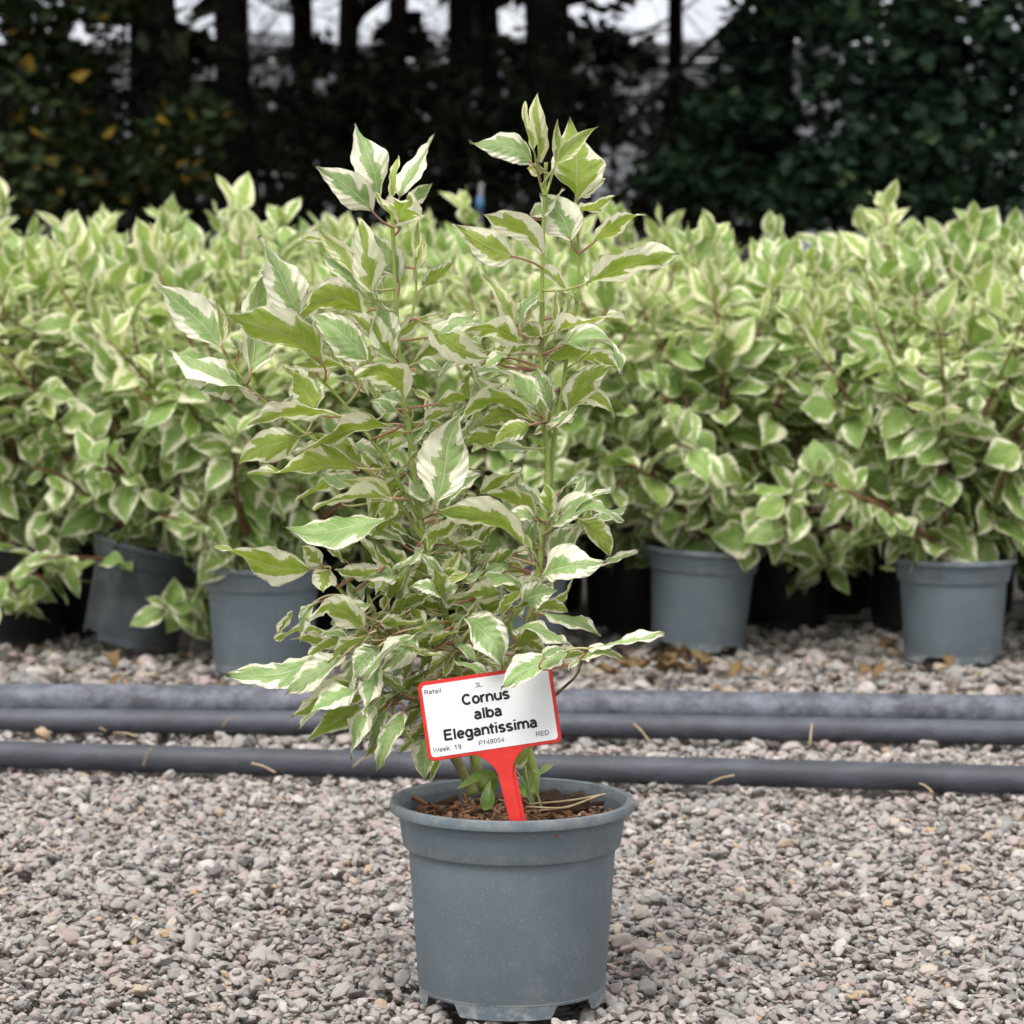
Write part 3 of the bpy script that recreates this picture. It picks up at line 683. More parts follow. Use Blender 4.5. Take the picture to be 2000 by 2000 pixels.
def shrub(name, label, cat, blobs, n, size, mat, seed, stems, group=None):
    rs = random.Random(seed); root = empty(name, (0, 0, 0)); tag(root, label, cat, group)
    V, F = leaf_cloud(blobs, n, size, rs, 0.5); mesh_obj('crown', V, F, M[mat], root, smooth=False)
    for (x, y, h) in stems:
        pts = [Vector((x, y, -0.02))]; dr = Vector((rs.uniform(-.15, .15), rs.uniform(-.1, .1), 1))
        for k in range(8): dr = (dr + Vector((rs.gauss(0, .12), rs.gauss(0, .1), .1))).normalized(); pts.append(pts[-1] + dr * h / 8)
        V, F = tube_geo(pts, [0.022 * (1 - .8 * k / 8) for k in range(9)], 6); mesh_obj('trunk', V, F, M['bark'], root)
def blob(u, v, d, ru, rv, ry=0.35):
    p = px2w(u / .966, v / .966, d - 2.15); k = d / 5000
    return ((p.x, p.y, p.z), (ru * k, ry, rv * k))
shrub('autumn_shrub', 'leafy shrub with yellow flecks among green at the upper left', 'shrub',
      [blob(60, 200, 11.2, 120, 90), blob(160, 300, 11.2, 150, 90), blob(60, 330, 11.0, 130, 80), blob(100, 120, 11.5, 140, 30), blob(20, 20, 11.4, 130, 55), blob(200, 10, 11.4, 80, 40), blob(360, 230, 11.1, 90, 55), blob(330, 310, 11.1, 100, 60), blob(-80, 200, 11.2, 160, 230), blob(120, 390, 11.2, 170, 60)],
      2300, 0.075, 'shrubleaf', 31, [(bx(60, 11.2), 9.05, 2.2), (bx(180, 11.2), 9.05, 1.8), (bx(330, 11.1), 8.95, 1.5), (bx(-60, 11.2), 9.05, 2.3)])
shrub('ivy_thicket', 'dense dark ivy thicket filling the upper right corner', 'ivy',
      [blob(1620, 100, 11.0, 130, 130), blob(1780, 120, 11.0, 140, 140), blob(1920, 110, 11.0, 120, 150), blob(1700, 270, 10.9, 150, 110), blob(1860, 300, 10.9, 140, 110), blob(1580, 330, 11.0, 110, 80), blob(1700, 380, 10.9, 260, 60), blob(2050, 200, 11.0, 150, 240), blob(1400, 220, 11.2, 110, 40), blob(1480, 370, 11.2, 100, 50), blob(1560, 20, 11.2, 70, 60), blob(1330, 330, 11.4, 130, 60), blob(1420, 100, 11.6, 60, 110), blob(1400, 300, 11.5, 110, 90)],
      6500, 0.085, 'ivy', 32, [(bx(1600, 11.0), 8.85, 2.3), (bx(1780, 11.0), 8.85, 2.4), (bx(1920, 11.0), 8.85, 2.4), (bx(1440, 11.2), 9.05, 1.6)])
bs = random.Random(5)
for i in range(9):
    u0 = -60 + i * 165 + bs.uniform(-30, 30); bl = [blob(u0 + bs.uniform(-110, 110), 140 + 60 * bs.random() + 70 * q, 16.5 + bs.uniform(-.5, .5), 75, 45, .4) for q in range(5)] + [blob(u0 + bs.uniform(-110, 110), bs.uniform(40, 110), 16.4, 45, 26, .3) for q in range(1)]
    shrub('bare_thicket', 'dark leafless thicket deep in the wood, ' + ('at the left edge', 'behind the left-hand pair of trunks', 'right of the left-hand pair of trunks', 'left of the left shoot', 'behind the left shoot', 'between the two tall shoots', 'behind the right shoot', 'in the gap right of the right shoot', 'beside the ivy')[i], 'thicket', bl, 620, 0.13, 'brush', 200 + i, [(bx(u0 + 20 * q, 16.5), 14.3, 2.3) for q in (-3, -1, 1, 3)], 'thickets deep in the wood')
# a bare branch slanting across the right-hand gap
rb = empty('fallen_branch', (0, 0, 0)); tag(rb, 'bare slanting branch crossing the dark gap right of the plant', 'branch')
pts = [px2w(u / .966, v / .966, 9.4) for u, v in ((1165, 265), (1215, 200), (1285, 130), (1350, 70), (1420, 5), (1500, -70))]
V, F = tube_geo(smooth_path(pts, 3), [0.016] * 16, 6); mesh_obj('branch', V, F, M['twigs'], rb)
pts = [px2w(u / .966, v / .966, 9.42) for u, v in ((1230, 195), (1238, 270), (1228, 340), (1240, 420), (1250, 560))]
V, F = tube_geo(smooth_path(pts, 3), [0.010] * 13, 6); mesh_obj('side_branch', V, F, M['twigs'], rb)
# a second one, upright dead stem that carries it
# ------------------------------------------------------------------ glasshouse beyond the wood
gh = empty('glasshouse', (0, 26.0, 0)); tag(gh, 'pale glasshouse with dark gutter glimpsed between the trunks', 'building')
def box(name, x0, x1, y0, y1, z0, z1, mat, parent):
    V = [(x, y, z) for x in (x0, x1) for y in (y0, y1) for z in (z0, z1)]
    F = [(0, 1, 3, 2), (4, 6, 7, 5), (0, 4, 5, 1), (2, 3, 7, 6), (0, 2, 6, 4), (1, 5, 7, 3)]
    return mesh_obj(name, V, F, M[mat], parent, smooth=False)
EAVE = 3.22
for i in range(-7, 8):
    x0 = i * 1.5
    box('wall_pane', x0 + 0.03, x0 + 1.47, 0.0, 0.02, 0.5, EAVE - 0.1, 'glassside', gh)
    box('post', x0 - 0.03, x0 + 0.03, -0.02, 0.05, 0.0, EAVE - 0.08, 'frame', gh)
    V = [(x0 + 0.03, 0.02, EAVE + 0.08), (x0 + 1.47, 0.02, EAVE + 0.08), (x0 + 1.47, 4.0, EAVE + 2.4), (x0 + 0.03, 4.0, EAVE + 2.4), (x0 + 0.03, 0.03, EAVE + 0.05), (x0 + 1.47, 0.03, EAVE + 0.05), (x0 + 1.47, 4.01, EAVE + 2.37), (x0 + 0.03, 4.01, EAVE + 2.37)]
    mesh_obj('roof_pane', V, [(0, 1, 2, 3), (7, 6, 5, 4), (0, 4, 5, 1), (1, 5, 6, 2), (2, 6, 7, 3), (3, 7, 4, 0)], M['glasswall'], gh, smooth=False)
box('gutter', -10.6, 12.1, -0.12, 0.06, EAVE - 0.08, EAVE + 0.06, 'frame', gh)
for q in range(1, 6): box('glazing_bar', -10.6, 12.1, -0.03, -0.005, 0.5 + q * 0.45, 0.53 + q * 0.45, 'frame', gh)
box('base_wall', -10.6, 12.1, -0.03, 0.1, -0.02, 0.495, 'frame', gh)
# ------------------------------------------------------------------ marker post with blue tape behind the rows
mp_ = px2w(905 / .966, 390 / .966, 3.9)
po = empty('marker_post', (mp_.x, mp_.y, 0)); tag(po, 'thin grey post with a blue band behind the shrubs', 'post')
V, F = tube_geo([Vector((0, 0, -0.02)), Vector((0, 0, mp_.z - .01)), Vector((0.004, 0, mp_.z + 0.055))], [0.007, 0.007, 0.0065], 10); mesh_obj('pole', V, F, M['post'], po)
V, F = tube_geo([Vector((0, 0, mp_.z - 0.012)), Vector((0.001, 0, mp_.z + 0.022))], [0.009, 0.009], 12); mesh_obj('band', V, F, M['blue'], po)
#HERO
# ------------------------------------------------------------------ the labelled plant in front
hero = empty('labelled_dogwood', (0, 0, 0)); tag(hero, 'tall variegated shrub in the big grey pot in front, with the red-edged plant label', 'shrub')
make_pot(hero, 'pot', 0.0, True)
SOILZ = 0.1475
soil = soil_mesh(0.0885, SOILZ - 0.002, 5.0, M['soil'], hero, 0.006)
def chip_mesh(k):
    rs = random.Random(500 + k); l = 1.0; w = rs.uniform(.10, .34); h = rs.uniform(.04, .11); V = []
    for x in (-.5, 0, .5):
        for y in (-1, 1):
            for z in (0, 1): V.append((x * l * rs.uniform(.8, 1.1), y * w * .5 * rs.uniform(.5, 1.1), z * h * rs.uniform(.6, 1.2) + rs.uniform(-.05, .05)))
    F = []
    for i in range(2):
        a = i * 4; F += [(a, a + 4, a + 5, a + 1), (a + 2, a + 3, a + 7, a + 6), (a, a + 2, a + 6, a + 4), (a + 1, a + 5, a + 7, a + 3)]
    F += [(0, 1, 3, 2), (8, 10, 11, 9)]
    o = mesh_obj('bark_chip', V, F, M['chip'], smooth=False); me = o.data; bpy.data.objects.remove(o); return me
CH = [chip_mesh(k) for k in range(10)]
rs = random.Random(21)
for i in range(290):
    q = 0.084 * math.sqrt(rs.random()); th = rs.uniform(0, 6.28); s = rs.uniform(0.005, 0.026)
    o = link('bark_chip', CH[rs.randrange(10)], soil); o.location = (q * math.cos(th), q * math.sin(th), SOILZ + rs.uniform(-0.002, 0.006)); o.rotation_euler = (rs.gauss(0, .35), rs.gauss(0, .3), rs.uniform(0, 6.28)); o.scale = (s, s, s)

V = []; F = []; rs = random.Random(22)
for i in range(1500):
    q = 0.086 * math.sqrt(rs.random()); th = rs.uniform(0, 6.28); a = rs.uniform(0, 6.28); l = rs.uniform(.0015, .006); w = l * rs.uniform(.12, .4); c = Vector((q * math.cos(th), q * math.sin(th), SOILZ + rs.uniform(-.001, .005)))
    d1 = Vector((math.cos(a), math.sin(a), rs.uniform(-.4, .5))) * l; d2 = Vector((-math.sin(a), math.cos(a), rs.uniform(-.2, .2))) * w; up = Vector((0, 0, w)); b = len(V)
    V += [c - d1, c + d2, c + d1, c - d2, c + up + d1 * .6, c + up - d1 * .6]; F += [(b, b + 1, b + 5), (b + 1, b + 4, b + 5), (b + 1, b + 2, b + 4), (b + 2, b + 3, b + 4), (b + 3, b + 5, b + 4), (b + 3, b, b + 5)]
mesh_obj('mulch_crumbs', V, F, M['crumb'], soil, smooth=False)['kind'] = 'stuff'
CROPS = {'A': (300, 150), 'B': (800, 150), 'C': (300, 600), 'D': (800, 600), 'E': (400, 1050), 'F': (800, 1050)}
def P2(tok):
    c, r = tok[0], tok[1:].split(','); o = CROPS[c]; return (o[0] + float(r[0]) * 500 / 1932, o[1] + float(r[1]) * 500 / 1932)
# stems: radius base->tip (mm), depth base->tip (m), points from the soil upward
STEMS = [
    ('stem', 3.5, 1.5, 0.000, 0.0, 'F560,1900 F500,1650 F430,1350 F385,1080 F340,850 F300,700 F235,450 F180,270 F110,0 D80,1600 D20,1200 C1932,950 C1890,700 C1855,420 A1840,1932 A1825,1600 A1812,1340 A1802,1080 A1790,900'),
    ('stem', 3.5, 1.4, 0.012, 0.02, 'F930,1932 F955,1850 F930,1720 F880,1500 F850,1200 F850,900 F905,620 F970,300 F1000,0 D1012,1700 D1040,1300 D1035,1060 D1005,800 D1000,470 D1000,0 B1000,1550 B1012,1080 B1020,900 B1030,645'),
    ('stem', 2.6, 1.2, 0.030, 0.032, 'F900,1900 F900,1700 F930,1300 F945,900 F950,600 F985,200 D1050,1700 D1070,1300 D1090,1000 D1155,620 D1190,350 D1235,100 B1262,1700 B1275,1400 B1268,1150 B1255,930'),
    ('stemold', 5.0, 2.0, -0.006, -0.02, 'F480,1932 F420,1800 F340,1650 F260,1450 F130,1250 E1500,1200 E1280,1170'),
    ('stemold', 3.4, 1.8, 0.02, 0.03, 'F520,1920 F490,1750 F470,1600 F440,1400 F420,1000 F500,760 F430,680'),
    ('stem', 2.2, 1.3, -0.002, -0.045, 'F300,700 E1790,800 E1400,790 E1200,590 E960,320 E870,200'),
    ('stem', 2.0, 1.0, 0.0, -0.04, 'D80,1600 C1890,1400 C1750,1150 C1640,1000 C1450,740 C1230,510'),
    ('stem', 2.0, 1.0, 0.0, -0.02, 'D130,1800 C1820,1430 C1530,1180 C1150,960 C950,800 C700,580 C530,330 C505,290'),
    ('stemold', 1.4, 0.9, -0.03, -0.095, 'F900,1500 F1000,1290 F1120,1170 F1250,1050 F1295,950 F1350,840'),
    ('stem', 1.4, 0.9, 0.0, 0.0, 'A1840,1932 B0,1850 B45,1650 B50,1450'),
    ('stem', 2.4, 1.5, 0.02, 0.05, 'F830,870 F760,650 F850,520 F880,420'),
    ('stem', 2.2, 1.4, 0.03, 0.06, 'F560,1600 F600,1300 F560,1000 F520,760 F400,640'),
    ('stemold', 2.6, 1.4, 0.03, 0.03, 'F880,1900 F870,1730 F850,1600 F880,1400'),
    ('stem', 1.2, 0.8, -0.01, -0.03, 'E1500,1200 E1400,1260 E1330,1180'),
    ('stem', 1.6, 1.0, 0.0, -0.03, 'F385,1080 E1640,900 E1500,800 E1250,720'),
    ('stem', 1.3, 0.8, 0.0, 0.01, 'B1020,900 B975,760 B950,620'),
    ('stem', 1.3, 0.8, 0.0, 0.01, 'B1025,900 B1060,790 B1100,660'),
]
SEGS = []
for mat, r0, r1, d0, d1, s in STEMS:
    toks = s.split(); n = len(toks); pts = []
    for i, t in enumerate(toks):
        p = P2(t); pts.append(px2w(p[0], p[1], d0 + (d1 - d0) * i / (n - 1)))
    if pts[0].z < SOILZ + 0.012: pts.insert(0, pts[0] + Vector((0, 0, -0.03)))
    pp = smooth_path(pts, 4); m = len(pp)
    # nodes: a slight swelling now and then
    rad = [(r0 + (r1 - r0) * (i / (m - 1))) * 0.001 * (1.0 + (0.22 if i % 8 == 0 else 0)) for i in range(m)]
    V, F = tube_geo(pp, rad, 10); mesh_obj('stem', V, F, M[mat], hero)
    SEGS += pp
LEAF_DATA = """
A1690,910 A1525,345 240 25 T -.005 .01
A1655,1020 A1230,675 255 25 T -.015 -.03
A1800,910 A1845,590 66 0 Y .0 .0
A1855,910 B190,430 150 0 T .0 .01
A1855,1090 B-20,905 330 0 U -.02 -.06
A1850,1115 A1665,855 60 -10 U -.012 -.03
B-20,950 B172,800 120 10 T .02 .03
A1785,790 A1792,690 26 0 Y .0 .0
A1640,1620 A1525,1062 255 15 U -.035 -.04
A1500,1490 A1225,1120 130 20 Y -.02 -.03
A1560,1620 A1270,1340 150 10 T -.015 -.01
A1850,1560 A1590,1130 215 25 T .005 .0
A1105,1830 A775,1215 275 25 T -.045 -.05
C735,500 A828,1470 300 -10 T -.03 -.02
C505,300 A0,1545 300 20 T -.02 -.03
C520,270 A470,1690 78 10 Y -.025 -.03
A1575,1775 A1070,1830 215 125 U -.05 -.075
C1265,415 C520,55 300 60 U -.055 -.07
C1600,400 C1170,20 260 30 T -.03 -.02
C1800,360 C1470,50 170 25 U -.01 -.01
A1815,2150 A1650,1570 190 0 T -.008 .0
C1180,205 C1150,10 95 0 T -.04 -.045
B50,1450 B68,1075 115 5 Y .0 .0
B40,1440 B95,1180 60 15 Y -.004 -.006
B110,1580 B345,1378 110 15 U .0 .02
B970,640 B973,118 130 -10 Y .01 .0
B940,570 B868,185 72 -25 Y .0 -.01
B930,660 B450,490 205 50 T -.01 -.02
B1100,655 B1115,320 85 10 Y .0 -.01
B1118,655 B1425,380 125 -30 Y -.015 -.03
B1255,935 B1195,330 400 35 U .03 .045
B1280,920 B1480,775 135 -20 U .055 .075
B1250,1000 B1552,905 95 30 U .035 .02
B1215,1230 B985,885 310 40 T .025 .03
B1010,720 B880,690 95 10 Y .015 .02
B795,1360 B340,1112 265 -30 U -.02 -.02
B1000,1330 B555,1045 225 60 U -.04 -.065
B1390,1250 B1780,1030 135 -25 U .0 -.01
B1330,1560 B2040,1335 230 -30 U -.01 -.03
B790,1890 B550,1490 125 25 Y -.01 -.015
B830,1880 B970,1600 85 -25 T .0 .01
B1090,1850 B1100,1600 62 5 Y .0 .0
D1110,180 D1650,115 75 -55 U -.02 -.05
D90,110 D610,385 270 55 U -.015 -.03
D835,280 D405,190 195 70 U -.03 -.06
D540,120 D200,225 95 45 T -.035 -.055
D990,215 D810,185 135 20 U .005 .01
D1155,290 D1610,500 135 -150 T -.01 -.04
D1270,410 D1590,480 110 -60 U .02 .01
D1190,780 D1540,440 225 -40 U -.03 -.05
D1195,800 D1540,825 170 -150 U -.015 -.02
D1060,790 D950,455 135 15 T -.012 -.02
D950,740 D520,475 130 75 T -.01 -.03
D950,815 D440,495 150 -40 T .0 .01
D900,830 D330,860 130 120 U -.015 -.03
D870,850 D520,900 190 60 U .005 .01
D720,1010 D400,1060 140 55 U -.01 -.005
D910,890 D640,1045 165 30 U -.025 -.04
D200,1470 D380,800 395 -15 T -.05 -.06
D105,870 D335,785 95 -20 U .01 .02
D90,910 D250,890 85 -10 U .015 .02
D1060,1555 D1010,1320 135 10 U -.02 -.03
D1130,1545 D1350,1270 75 0 T .0 .01
D1130,1555 D1518,1385 135 -25 T -.01 -.02
D1085,1660 D1615,1620 125 -110 T -.02 -.05
D1050,1940 D1290,1650 220 -20 T .015 .02
D1300,1610 D1512,1885 170 -35 U .0 -.01
D950,1575 D568,1405 125 30 U -.01 .0
D840,1790 D200,1530 225 70 U -.04 -.06
D330,1510 D590,1480 120 -20 T -.005 .01
D950,1590 D670,1655 115 35 T -.03 -.045
D200,1690 D330,1560 120 0 T .005 .01
D340,1795 D580,1785 95 -10 U -.01 .0
D920,1830 D790,1670 65 10 Y .0 .0
D1070,1655 D1120,1530 70 0 T -.015 -.02
D200,1640 D145,1845 110 10 U -.02 -.03
D10,1150 D130,1060 60 0 U -.02 -.02
D40,480 C1760,640 90 10 T -.01 -.02
F985,300 F1478,195 265 -35 T -.045 -.07
F850,490 F1098,385 215 -10 T -.055 -.07
F955,560 F1205,562 110 -50 U -.005 .0
F980,575 F1428,752 90 -40 T -.02 -.04
F765,700 F1205,815 95 -45 T -.06 -.085
F1350,835 F1925,705 85 20 T -.095 -.10
F1285,915 F1608,918 100 -60 T -.09 -.10
F1282,910 F1200,1012 42 10 T -.095 -.10
F1185,855 F690,1132 200 20 T -.095 -.125
F1000,925 F1180,845 90 -30 T -.112 -.104
F430,610 F700,985 290 -55 T -.06 -.085
F245,450 F8,375 110 40 T -.055 -.07
F255,450 F378,360 110 -20 T -.055 -.065
F250,450 F190,240 160 0 U -.06 -.075
F400,330 F175,130 210 30 T -.01 .0
F238,305 F388,92 115 10 Y -.025 -.03
F690,420 F285,490 140 15 U -.03 -.03
F832,400 F600,592 65 -10 U -.045 -.05
F840,375 F500,325 95 55 T -.02 -.02
F840,390 F590,345 95 20 U -.005 .0
F500,295 F790,70 135 20 U -.005 .01
F560,270 F765,205 140 -15 T .0 .02
F380,115 F570,85 90 -10 U .01 .02
F820,780 F1032,895 120 -30 U -.02 -.02
F345,790 F505,935 85 -10 T -.04 -.05
F640,850 F480,930 75 20 U -.03 -.03
F330,868 F120,1055 115 15 U -.04 -.055
F335,880 F265,1065 95 10 U -.035 -.04
F335,650 F515,508 65 0 T -.02 -.01
F925,1570 F695,1782 130 -15 U -.05 -.075
F135,1500 F120,1835 200 10 T -.035 -.05
F150,1530 F40,1640 80 0 T -.03 -.04
E800,235 E65,55 205 -45 U -.05 -.065
E880,212 E725,60 145 10 U -.045 -.05
E945,240 E890,412 200 15 U -.05 -.06
E1475,290 E1055,225 160 -20 T -.04 -.03
E1200,685 E760,615 200 110 U -.055 -.075
E1395,565 E1645,70 115 -10 T -.03 -.03
E1480,455 E1680,180 150 10 U -.01 .0
E1390,595 E1700,420 115 -15 U -.035 -.03
E1070,755 E868,750 70 25 T -.04 -.05
E1055,765 E770,885 105 10 U -.045 -.05
E1250,722 E920,945 105 20 U -.055 -.06
E840,900 E160,1030 215 -70 T -.035 -.04
E1055,880 E600,1195 205 -10 T -.055 -.065
E1165,1100 E655,1355 175 10 U -.035 -.04
E1155,1140 E705,1442 130 45 T -.055 -.06
E1175,1250 E765,1530 175 -10 U -.05 -.05
E1315,820 E1130,1065 185 25 T -.065 -.08
E1312,930 E1210,1358 165 5 T -.075 -.085
E1640,700 E1165,1070 60 20 T -.07 -.08
E1600,730 E1330,1005 205 -10 T -.045 -.05
E1280,1260 E1108,1672 150 45 T -.045 -.05
E1370,1300 E1250,1602 115 10 T -.05 -.05
E1405,1430 E1185,1672 90 -15 U -.045 -.045
E1492,1320 E1305,1768 165 15 T -.055 -.06
E1700,650 E1480,745 115 20 T -.03 -.03
E1785,640 E1540,772 80 15 U -.035 -.04
E1620,800 E1540,905 95 0 T -.04 -.045
E1265,632 E1225,400 48 0 Y -.03 -.03
E1560,900 E1500,1075 85 0 U -.02 -.02
E1485,1150 E1380,1295 105 0 U -.01 .0
E1610,1210 E1540,1320 95 0 T .0 .0
E1300,620 E1360,720 70 -10 T -.03 -.03
E1690,550 E1480,540 60 15 U -.02 -.02
C800,665 C115,300 150 -25 T -.03 -.05
C650,600 C350,625 235 25 T -.025 -.03
C640,325 C590,215 75 0 T -.015 -.02
C980,795 C1050,655 75 0 T -.03 -.03
C1220,775 C1050,475 255 0 U -.02 -.01
C1525,500 C1055,428 95 25 U -.045 -.055
C1215,530 C1260,665 70 0 T -.05 -.06
C1900,695 C1520,535 230 120 U -.04 -.085
C1515,560 C1370,540 65 10 T -.03 -.04
C1830,790 C1630,705 95 20 T -.02 -.02
C1458,850 C705,888 140 75 U -.05 -.065
C1115,975 C645,1205 255 45 U -.045 -.05
C1815,880 C1065,1132 145 60 U -.055 -.075
C1560,1215 C708,1272 165 20 U -.05 -.06
C1910,945 C1678,1045 115 30 U -.01 -.01
C1785,1425 C1398,1292 135 20 Y -.015 -.02
C1805,1440 C1215,1542 115 55 U -.04 -.05
C1805,1450 C1700,1625 155 -10 U -.03 -.03
C1745,1612 C970,1650 225 -55 T -.055 -.065
C1190,690 C1080,560 60 0 T .0 .0
C1640,430 C1560,250 120 0 U .01 .02
C1330,290 C1290,210 80 0 T -.02 -.02
C1700,700 C1640,590 70 0 U .01 .02
C1932,760 C1700,650 100 20 T .01 .03
D640,370 D760,250 110 -10 U .02 .03
D740,355 D980,300 70 -20 U .01 .02
D330,260 D20,420 160 10 U .02 .04
D60,420 D250,470 110 -20 T .01 .0
D30,620 D170,720 60 -10 Y .0 .0
"""
def hero_leaf(b, t, w, bend, side, d0, d1, k):
    rs = random.Random(900 + k)
    dx, dy = t[0] - b[0], t[1] - b[1]; Lp = math.hypot(dx, dy); px_, py_ = -dy / Lp, dx / Lp
    c = ((b[0] + t[0]) / 2 + 2 * bend * px_, (b[1] + t[1]) / 2 + 2 * bend * py_)
    N = 17; vsn = [-1, -.82, -.55, -.25, 0, .25, .55, .82, 1]
    sag = rs.uniform(-.010, .016) * min(1, Lp / 120); tipc = rs.uniform(-.09, .09) * Lp; mids = rs.uniform(-.03, .03) * Lp
    cen = []
    for i in range(N):
        q = i / (N - 1)
        x = (1 - q) ** 2 * b[0] + 2 * q * (1 - q) * c[0] + q * q * t[0]; y = (1 - q) ** 2 * b[1] + 2 * q * (1 - q) * c[1] + q * q * t[1]
        o_ = tipc * max(0, q - .6) ** 2 / .16 * (1.0 - q) * 1.6 + tipc * .5 * max(0, q - .8) + mids * math.sin(math.pi * 2 * q); x += px_ * o_; y += py_ * o_
        cen.append(px2w(x, y, d0 + (d1 - d0) * q - sag * 4 * q * (1 - q)))
    L = sum((cen[i + 1] - cen[i]).length for i in range(N - 1))
    mpp = (cen[N // 2] - CAM).length / FPX                       # metres per photograph pixel here
    app = w * 0.51 * mpp; true = max(app, L * (0.23 if side != 'Y' else 0.13)); cph = app / true; sph = math.sqrt(max(0, 1 - cph * cph)); sph = min(sph, 0.93)
    fold = rs.uniform(0.06, 0.30) if side != 'Y' else rs.uniform(.3, .7); wav = rs.uniform(0.07, 0.20); f1 = rs.uniform(6, 11); p1 = rs.uniform(0, 6); p2 = rs.uniform(0, 6); curl = rs.uniform(-.5, 1.0); tw = rs.uniform(-1.4, 1.4)
    lob = rs.uniform(0.85, 1.12); tpk = rs.uniform(.88, 1.12)
    _h = N // 2; _s = (cen[_h] - CAM).cross(cen[_h + 2] - cen[_h - 2]).normalized(); flip = -1 if (_s.z > 0 or (abs(_s.z) < .25 and (k % 2))) else 1
    V = []; U = []; F = []
    for i in range(N):
        q = i / (N - 1); T = (cen[min(i + 1, N - 1)] - cen[max(i - 1, 0)]).normalized(); vd = (cen[i] - CAM).normalized()
        Sx = vd.cross(T)
        if Sx.length < 1e-4: Sx = Vector((1, 0, 0))
        Sx.normalize(); Sx *= flip                                        # points down in the picture
        Vp = (vd - vd.dot(T) * T).normalized(); sg = -1 if side in 'TY' else 1
        ang = tw * (q - 0.45)
        X = (Sx * cph + Vp * sph * sg); Nn = X.cross(T).normalized()
        if (Nn.dot(vd) > 0) == (side in 'TY'): Nn = -Nn                  # upper face normal
        X, Nn = X * math.cos(ang) + Nn * math.sin(ang), Nn * math.cos(ang) - X * math.sin(ang)
        hw = true * shape(q ** tpk)
        for v in vsn:
            av = abs(v); wv = wav * true * av * av * math.sin(f1 * q + (p1 if v > 0 else p2)) * 1.6
            rip = 0.075 * true * av * av * math.sin(26 * q + p1 * 3 + (2 if v > 0 else 0))
            lift = fold * hw * av + wv + rip - curl * hw * 0.25 * av ** 3 * (1 if side == 'T' else -.6)
            e = 1 + 0.03 * math.sin(31 * q + p2 + v) if av > .9 else 1
            quilt = 0.014 * true * math.cos(2 * math.pi * 7 * (q - .22 * av ** 1.5)) * (1 - (2 * av - 1) ** 2) 
            V.append(cen[i] + X * (v * hw * e * (lob if v > 0 else 2 - lob)) + Nn * (lift + quilt)); U.append((q, v * .5 + .5))
    n = len(vsn)
    for i in range(N - 1):
        for j in range(n - 1): F.append((i * n + j, i * n + j + 1, (i + 1) * n + j + 1, (i + 1) * n + j))
    o = mesh_obj('leaf', V, F, M['leaf' + side], hero, uv=U)
    # petiole to the nearest stem
    T0 = (cen[1] - cen[0]).normalized(); want = cen[0] - T0 * 0.014
    best = min(SEGS, key=lambda p: (p - want).length + max(0, p.z - cen[0].z))
    dist = (best - cen[0]).length
    if 0.002 < dist < 0.046:
        ctl = cen[0] - T0 * dist * 0.45; pp = [(1 - q) ** 2 * best + 2 * q * (1 - q) * ctl + q * q * cen[0] for q in [i / 9 for i in range(10)]] + [cen[1]]
        V, F = tube_geo(pp, [0.00112 - 0.0004 * i / (len(pp) - 1) for i in range(len(pp))], 6)
        mesh_obj('petiole', V, F, M['petioleg' if side == 'Y' or k % 2 == 0 else 'petiole'], o)
    return o
k = 0
for line in LEAF_DATA.strip().splitlines():
    b, t, w, bd, sd, d0, d1 = line.split()
    hero_leaf(P2(b), P2(t), float(w) * 500 / 1932, float(bd) * 500 / 1932, sd, float(d0), float(d1), k); k += 1
# leaves deeper in the bush, partly seen between the others
rs = random.Random(77)
def filler(n, x0, x1, y0, y1, dz0, dz1, smin, smax, down):
    global k
    for i in range(n):
        x, y = rs.uniform(x0, x1), rs.uniform(y0, y1); L = rs.uniform(smin, smax); a = rs.uniform(-math.pi, 0) if rs.random() > down else rs.uniform(0, math.pi)
        if abs(math.sin(a)) > .85: a += .6
        d0 = rs.uniform(dz0, dz1); best = min(SEGS, key=lambda p: (p - px2w(x, y, d0)).length)
        if (best - px2w(x, y, d0)).length > 0.06: continue
        hero_leaf((x, y), (x + L * math.cos(a), y + L * math.sin(a)), L * rs.uniform(.12, .34), L * rs.uniform(-.14, .14), rs.choice('TTUUUY') if L < 75 else rs.choice('TUU'), d0, d0 + rs.uniform(-.02, .03), k); k += 1
filler(60, 620, 1080, 1080, 1330, 0.005, 0.06, 50, 110, .4)
filler(46, 690, 960, 1260, 1430, -0.02, 0.05, 45, 105, .6)
filler(26, 570, 790, 1170, 1400, -0.04, 0.02, 50, 120, .6)
filler(26, 660, 1000, 1080, 1280, -0.05, 0.01, 50, 105, .45)
filler(22, 620, 900, 800, 1090, 0.005, 0.05, 60, 130, .3)
filler(15, 930, 1160, 620, 880, 0.01, 0.05, 55, 120, .3)
filler(26, 880, 1150, 960, 1200, 0.01, 0.06, 60, 120, .4)
filler(13, 600, 830, 450, 800, 0.005, 0.05, 60, 130, .3)
filler(34, 690, 1010, 1110, 1300, -0.07, -0.015, 45, 95, .45)
filler(16, 840, 960, 640, 900, 0.0, 0.04, 50, 110, .3)
filler(14, 780, 900, 880, 1120, -0.02, 0.03, 60, 120, .4)
filler(4, 980, 1130, 400, 640, 0.01, 0.05, 55, 110, .3)

